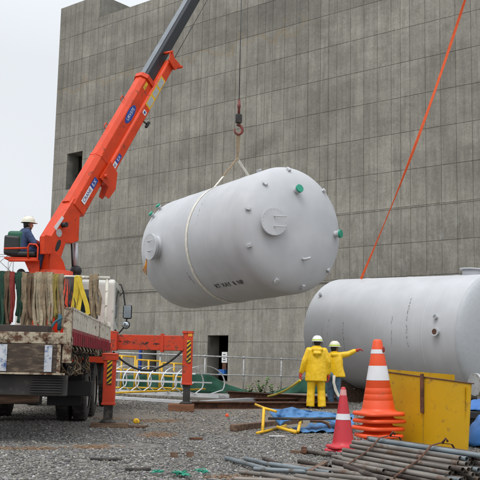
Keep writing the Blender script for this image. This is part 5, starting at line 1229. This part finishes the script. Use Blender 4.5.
for t_ in (.0, Lb-.03):
    q = MB(); e = 0 if t_ == 0 else -.13; a = yb0+d*t_; q.prism([a+dv*.03+V(0, 0, .02), a+bk0*.96+d*e+V(0, 0, .02), a+bk0*.96+d*e+V(0, 0, .9 if t_ == 0 else .80), a+dv*.03+V(0, 0, zt(t_)-.04)], d*.012); q.build('side_panel', 'yellow_bin', root)
q = MB(); q.prism([yb0+dv*.06+d*.03+V(0, 0, .04), yb0+dv*.06+d*(Lb-.08)+V(0, 0, .04), yb0+bk0*.95+d*(Lb-.2)+V(0, 0, .04), yb0+bk0*.95+d*.03+V(0, 0, .04)], V(0, 0, .02)); q.build('bottom', 'rust', root)
q = MB(); q.beam(fpt(-.03, 1)-fn_*.01+V(0, 0, .008), fpt(Lb+.035, 1)-fn_*.01+V(0, 0, .008), .04, .012); q.build('rim', 'rust', root)
q = MB(); a_ = fpt(mid-.02, 1)+fn_*.03; q.beam(a_+V(0, 0, .05), a_-V(0, 0, .46), .05, .03, fn_); q.build('rusty_angle', 'rust', root, bevel=.004)
q = MB(); q.beam(fpt(mid, .02)+fn_*.005, fpt(mid, .98)+fn_*.005, .014, .008, fn_); q.build('seam', mat('yellow_seam', (.40, .24, .01), .6), root)
# tarps and odds at the right edge
def tarp(c, rx, ry, h, label, m='blue_tarp', sd=1):
    def fn(u, v):
        a = u*2*math.pi; r = v; x = c.x+rx*r*math.cos(a); y = c.y+ry*r*math.sin(a); z = h*(1-r**2.5)*(1+.35*noise.noise(V(x*4+sd, y*4, 0)))+.05*abs(noise.noise(V(x*9, y*9, sd)))
        return V(x, y, max(.01, z+.01))
    q = sheet(fn, 72, 18); return q
q = tarp(G(489, 446), .33, .45, .36, ''); o = q.build('blue_tarp', 'blue_tarp', fix=False); add_solid(o, .005); tag(o, 'crumpled blue tarpaulin heap right of the yellow bin', 'tarpaulin')
c = P(492, 402, 13.4)
q = MB(); q.obox(V(c.x, 13.4, .36), V(.42, 0, 0), V(0, .3, 0), V(0, 0, .05)); solo(q, 'black_pallet', 'black', V(c.x, 13.4, .3), 'black slab beneath the upper blue cover at the right edge', 'pallet', bevel=.01)
q = MB(); q.obox(V(c.x, 13.5, .155), V(.40, 0, 0), V(0, .25, 0), V(0, 0, .155)); solo(q, 'dark_crate', 'dark', V(c.x, 13.5, 0), 'dark crate behind the right edge of the yellow bin', 'crate', bevel=.01)
q = tarp(V(c.x, 13.4, 0), .44, .34, .17, '', sd=5); q.v = [(v[0], v[1], v[2]+.41) for v in q.v]; o = q.build('blue_cover', 'blue_tarp', fix=False); add_solid(o, .005); tag(o, 'smooth blue sheet over the black slab at the right edge', 'tarpaulin')
q = MB(); p0 = P(476, 384.5, 17); q.cyl(p0, p0+V(1.2, .5, 0), .19, n=28); q.cyl(p0+V(-.03, -.012, 0), p0+V(.03, .012, 0), .21, n=28); q.box((p0.x+.1, 16.8, 0), (p0.x+.35, 17.3, p0.z-.18)); q.box((p0.x+.9, 17.1, 0), (p0.x+1.1, 17.6, p0.z-.18)); solo(q, 'white_pipe_spool', 'galv', V(p0.x, 17, 0), 'pale grey flanged pipe end just right of the yellow bin', 'pipe spool')

# ================================================================ pipes
def pipe_mesh(L_, m, r=.0215, n=14):
    q = MB(); q.cyl(V(0, 0, 0), V(1, 0, 0)*L_, r, n=n, caps=False)
    q.cyl(V(0, 0, 0), V(1, 0, 0)*L_, r*.86, n=n, caps=False)
    for x in (0, L_):
        vs = []
        for k in range(n):
            t = 2*math.pi*k/n; vs += [V(x, r*math.cos(t), r*math.sin(t)), V(x, r*.86*math.cos(t), r*.86*math.sin(t))]
        q.add(vs, [(2*k, 2*((k+1) % n), 2*((k+1) % n)+1, 2*k+1) for k in range(n)], False)
    o = q.build('steel_pipe', m, fix=False); return o
def lay(o, a, b):
    d = (b-a).normalized(); o.location = a; o.rotation_euler = d.to_track_quat('X', 'Z').to_euler()
far = G(336, 448.5, .20); near = G(442, 467, .20)
dp = (near-far); dp.z = 0; PL = dp.length; dp.normalize(); cp = V(-dp.y, dp.x, 0)
if cp.x < 0: cp = -cp
protos = {}
for m_ in ('pipe', 'pipe_dark', 'pipe_blue'): protos[m_] = None
rnd = random.Random(11); cnt = 0; r_ = .0215
bundle0 = far
rows = [17, 15, 13, 11, 9, 7, 5, 3]
for j, n_ in enumerate(rows):
    for i in range(n_):
        m_ = rnd.choices(['pipe', 'pipe_dark', 'pipe_blue'], [.7, .14, .16])[0]
        if protos[m_] is None: o = pipe_mesh(PL, m_); protos[m_] = o
        else: o = protos[m_].copy(); COL.objects.link(o)
        off = -.02+(i+.5*(j % 2)+rnd.uniform(-.06, .06)+(j*1.35))*2*r_*1.04
        a = V(far.x, far.y, 0)+cp*(off-.07)-dp*(rnd.uniform(-.10, .14))+V(0, 0, r_*1.1+j*r_*1.76)
        b = a+dp*PL+cp*rnd.uniform(-.015, .015)
        lay(o, a, b); tag(o, 'grey brown scaffold pipe in the strapped bundle before the yellow bin', 'pipe', 'scaffold pipes in the strapped bundle')
tops_z = len(rows)*r_*1.76
def strapband(t, label):
    pts = []; c0 = V(far.x, far.y, 0)+dp*t; W = 13*2*r_*1.04
    pr = [(-.10, .0), (-.10, .05), (.02, .12), (.16, .19), (.30, tops_z+.01), (.40, tops_z+.03), (.53, tops_z+.015), (.62, .2), (.70, .05), (.70, 0)]
    q = MB(); q.ribbon([c0+cp*a+V(0, 0, z+.01) for a, z in pr], dp, .022, .008); c = c0+cp*.42+V(0, 0, tops_z+.035); q.tube([c, c+V(.03, -.02, .05), c+V(.05, 0, .02)], .012, 6)
    solo(q, 'binding_strap', 'rust', c0, label, 'strap')
strapband(.32, 'rusty binding band round the left end of the pipe bundle'); strapband(PL*.68, 'rusty binding band round the right half of the pipe bundle')
loose = [(226, 458, 273, 471, 'pipe_blue', .03), (245, 458.5, 292, 470, 'pipe_blue', .03), (264, 458.5, 281, 465, 'pipe_dark', .04), (240, 472, 302, 479, 'pipe', .03), (232, 479, 332, 483, 'pipe', .03),
 (254, 469, 346, 474, 'pipe_blue', .06), (302, 451, 336, 455.5, 'pipe_dark', .04), (299, 461.5, 330, 467, 'pipe_dark', .04), (284, 465, 350, 472, 'pipe', .05), (270, 464, 330, 473, 'pipe_blue', .08),
 (318, 468, 374, 477, 'pipe', .09), (333, 456, 368, 463, 'pipe', .04), (334, 461, 384, 471, 'pipe', .07), (308, 473, 402, 483, 'pipe', .10), (345, 466, 388, 481, 'pipe_dark', .12), (296, 476, 380, 490, 'pipe', .08), (215, 484, 300, 486, 'pipe', .03), (330, 480, 420, 492, 'pipe', .12), (300, 470, 345, 478, 'pipe', .06), (262, 474, 320, 484, 'pipe', .06)]
for i, (x0, y0, x1, y1, m_, z) in enumerate(loose):
    a, b = G(x0, y0, z), G(x1, y1, z+.01); o = pipe_mesh((b-a).length, m_, .0215); lay(o, a, b)
    tag(o, {'pipe_blue': 'bluish galvanised loose pipe on the gravel left of the bundle', 'pipe': 'grey brown loose pipe lying on the gravel at the front', 'pipe_dark': 'dark rusty loose pipe among the scattered pipes'}[m_], 'pipe', {'pipe_blue': 'bluish loose pipes', 'pipe': 'grey brown loose pipes', 'pipe_dark': 'dark rusty loose pipes'}[m_])
# long pipe behind, edge of frame
a, b = G(438, 452, .06), G(500, 459, .06); o = pipe_mesh((b-a).length, 'pipe', .024); lay(o, a, b); tag(o, 'single grey pipe in front of the yellow bin reaching the right edge', 'pipe')
# coupler on a pipe end, wood bits
q = MB(); c = G(304, 451, .05); q.box(c-V(.03, .03, .04), c+V(.03, .03, .05)); q.cyl(c-V(0, .06, 0), c+V(0, .06, 0), .031, n=8); solo(q, 'pipe_clamp', 'rust', c, 'rusty scaffold clamp on the short dark pipe left of the red cone', 'clamp', bevel=.01)
q = MB(); q.beam(G(310, 471, .1), G(326, 462, .08), .05, .02); solo(q, 'wood_strip', 'timber', G(318, 466), 'reddish wood strip lying across the loose pipes', 'wood strip')
# small debris
q = MB(); c = G(136.5, 420.5, .05); c.z -= .012; q.lathe([(.022, -.038), (.052, -.03), (.056, .0), (.038, .03), (.015, .04)], c, (0.3, -.8, .6), 20); q.cyl(c-V(.01, -.03, 0), c+V(.012, -.055, .03), .014, n=10); solo(q, 'yellow_reel', 'yellow', c-V(0, 0, .05), 'small round yellow reel on the dirt right of the rear jack', 'reel')
q = MB(); c = G(227, 415, .03); q.lathe([(.03, -.03), (.035, .0), (.02, .02), (.005, .03)], c, (0, 0, 1), 14); solo(q, 'plastic_lid', 'cone', c-V(0, 0, .03), 'tiny orange lid on the gravel before the rusty beam', 'lid')
for (x, y, n_, l_) in ((180, 474, 26, 'tangle of green plastic twine on the gravel near the bottom'), (158, 472, 7, 'small wisp of green twine left of the larger tangle'), (203, 472, 6, 'small wisp of green twine right of the larger tangle')):
    q = MB(); c = G(x, y, .03); pts = [c+V(.09*noise.noise(V(k*.33, x, 0))*2, .22*noise.noise(V(k*.33, x, 4)), .05*abs(noise.noise(V(k*.4, x, 7)))) for k in range(n_*4)]; q.tube(pts, .0045, 5); solo(q, 'green_twine', 'green_cap', c, l_, 'twine')
rnd = random.Random(5)
for i, (x, y, l_, m_) in enumerate(((190, 455.5, 'dark lump of wood, right one of two on the gravel', 'timber'), (174, 455.5, 'dark lump of wood, left one of two on the gravel', 'timber'), (106, 459, 'dark flat stick on the gravel below the orange soil', 'dark'), (138, 469, 'dark thin offcut near the green twine', 'dark'), (196, 438.5, 'dark flat offcut right of the orange dirt', 'rust'), (277, 436, 'white scrap of paper on the gravel below the fence', 'white'), (296, 452, 'orange brown offcut left of the dark pipe', 'timber'))):
    c = G(x, y, .02); q = MB(); L_ = (.04, .04, .16, .12, .09, .11, .06)[i]; hgt = (.04, .035, .012, .012, .015, .004, .02)[i]; an = rnd.uniform(-.4, .2); q.obox(c, V(math.cos(an), math.sin(an), 0)*L_, V(-math.sin(an), math.cos(an), 0)*.03, V(0, 0, hgt)); solo(q, 'scrap', m_, c, l_, 'scrap', bevel=.006)
# small orange soil mounds
for (x, y, rx, ry, h, l_) in ((158, 420.5, .45, .45, .05, 'low ridge of orange clay right of the yellow reel'), (97, 447, .3, .35, .035, 'thin smear of orange clay before the truck'), (160, 433, .25, .55, .03, 'patch of orange clay clods between jack pad and beam')):
    c = G(x, y)
    q = MB(); rn = random.Random(int(x))
    for k in range(42):
        a = rn.uniform(0, 6.28); r = rn.random()**.9*1.4; p = V(c.x+rx*r*math.cos(a), c.y+ry*r*math.sin(a), 0); s_ = rn.uniform(.008, .026)*(1.3-r*.5); q.ball(p+V(0, 0, gz(p.x, p.y)+s_*.15), (s_*1.3, s_, s_*.5), 7, 5)
    o = q.build('clay', 'soil', fix=False); tag(o, l_, 'clay', kind='stuff')
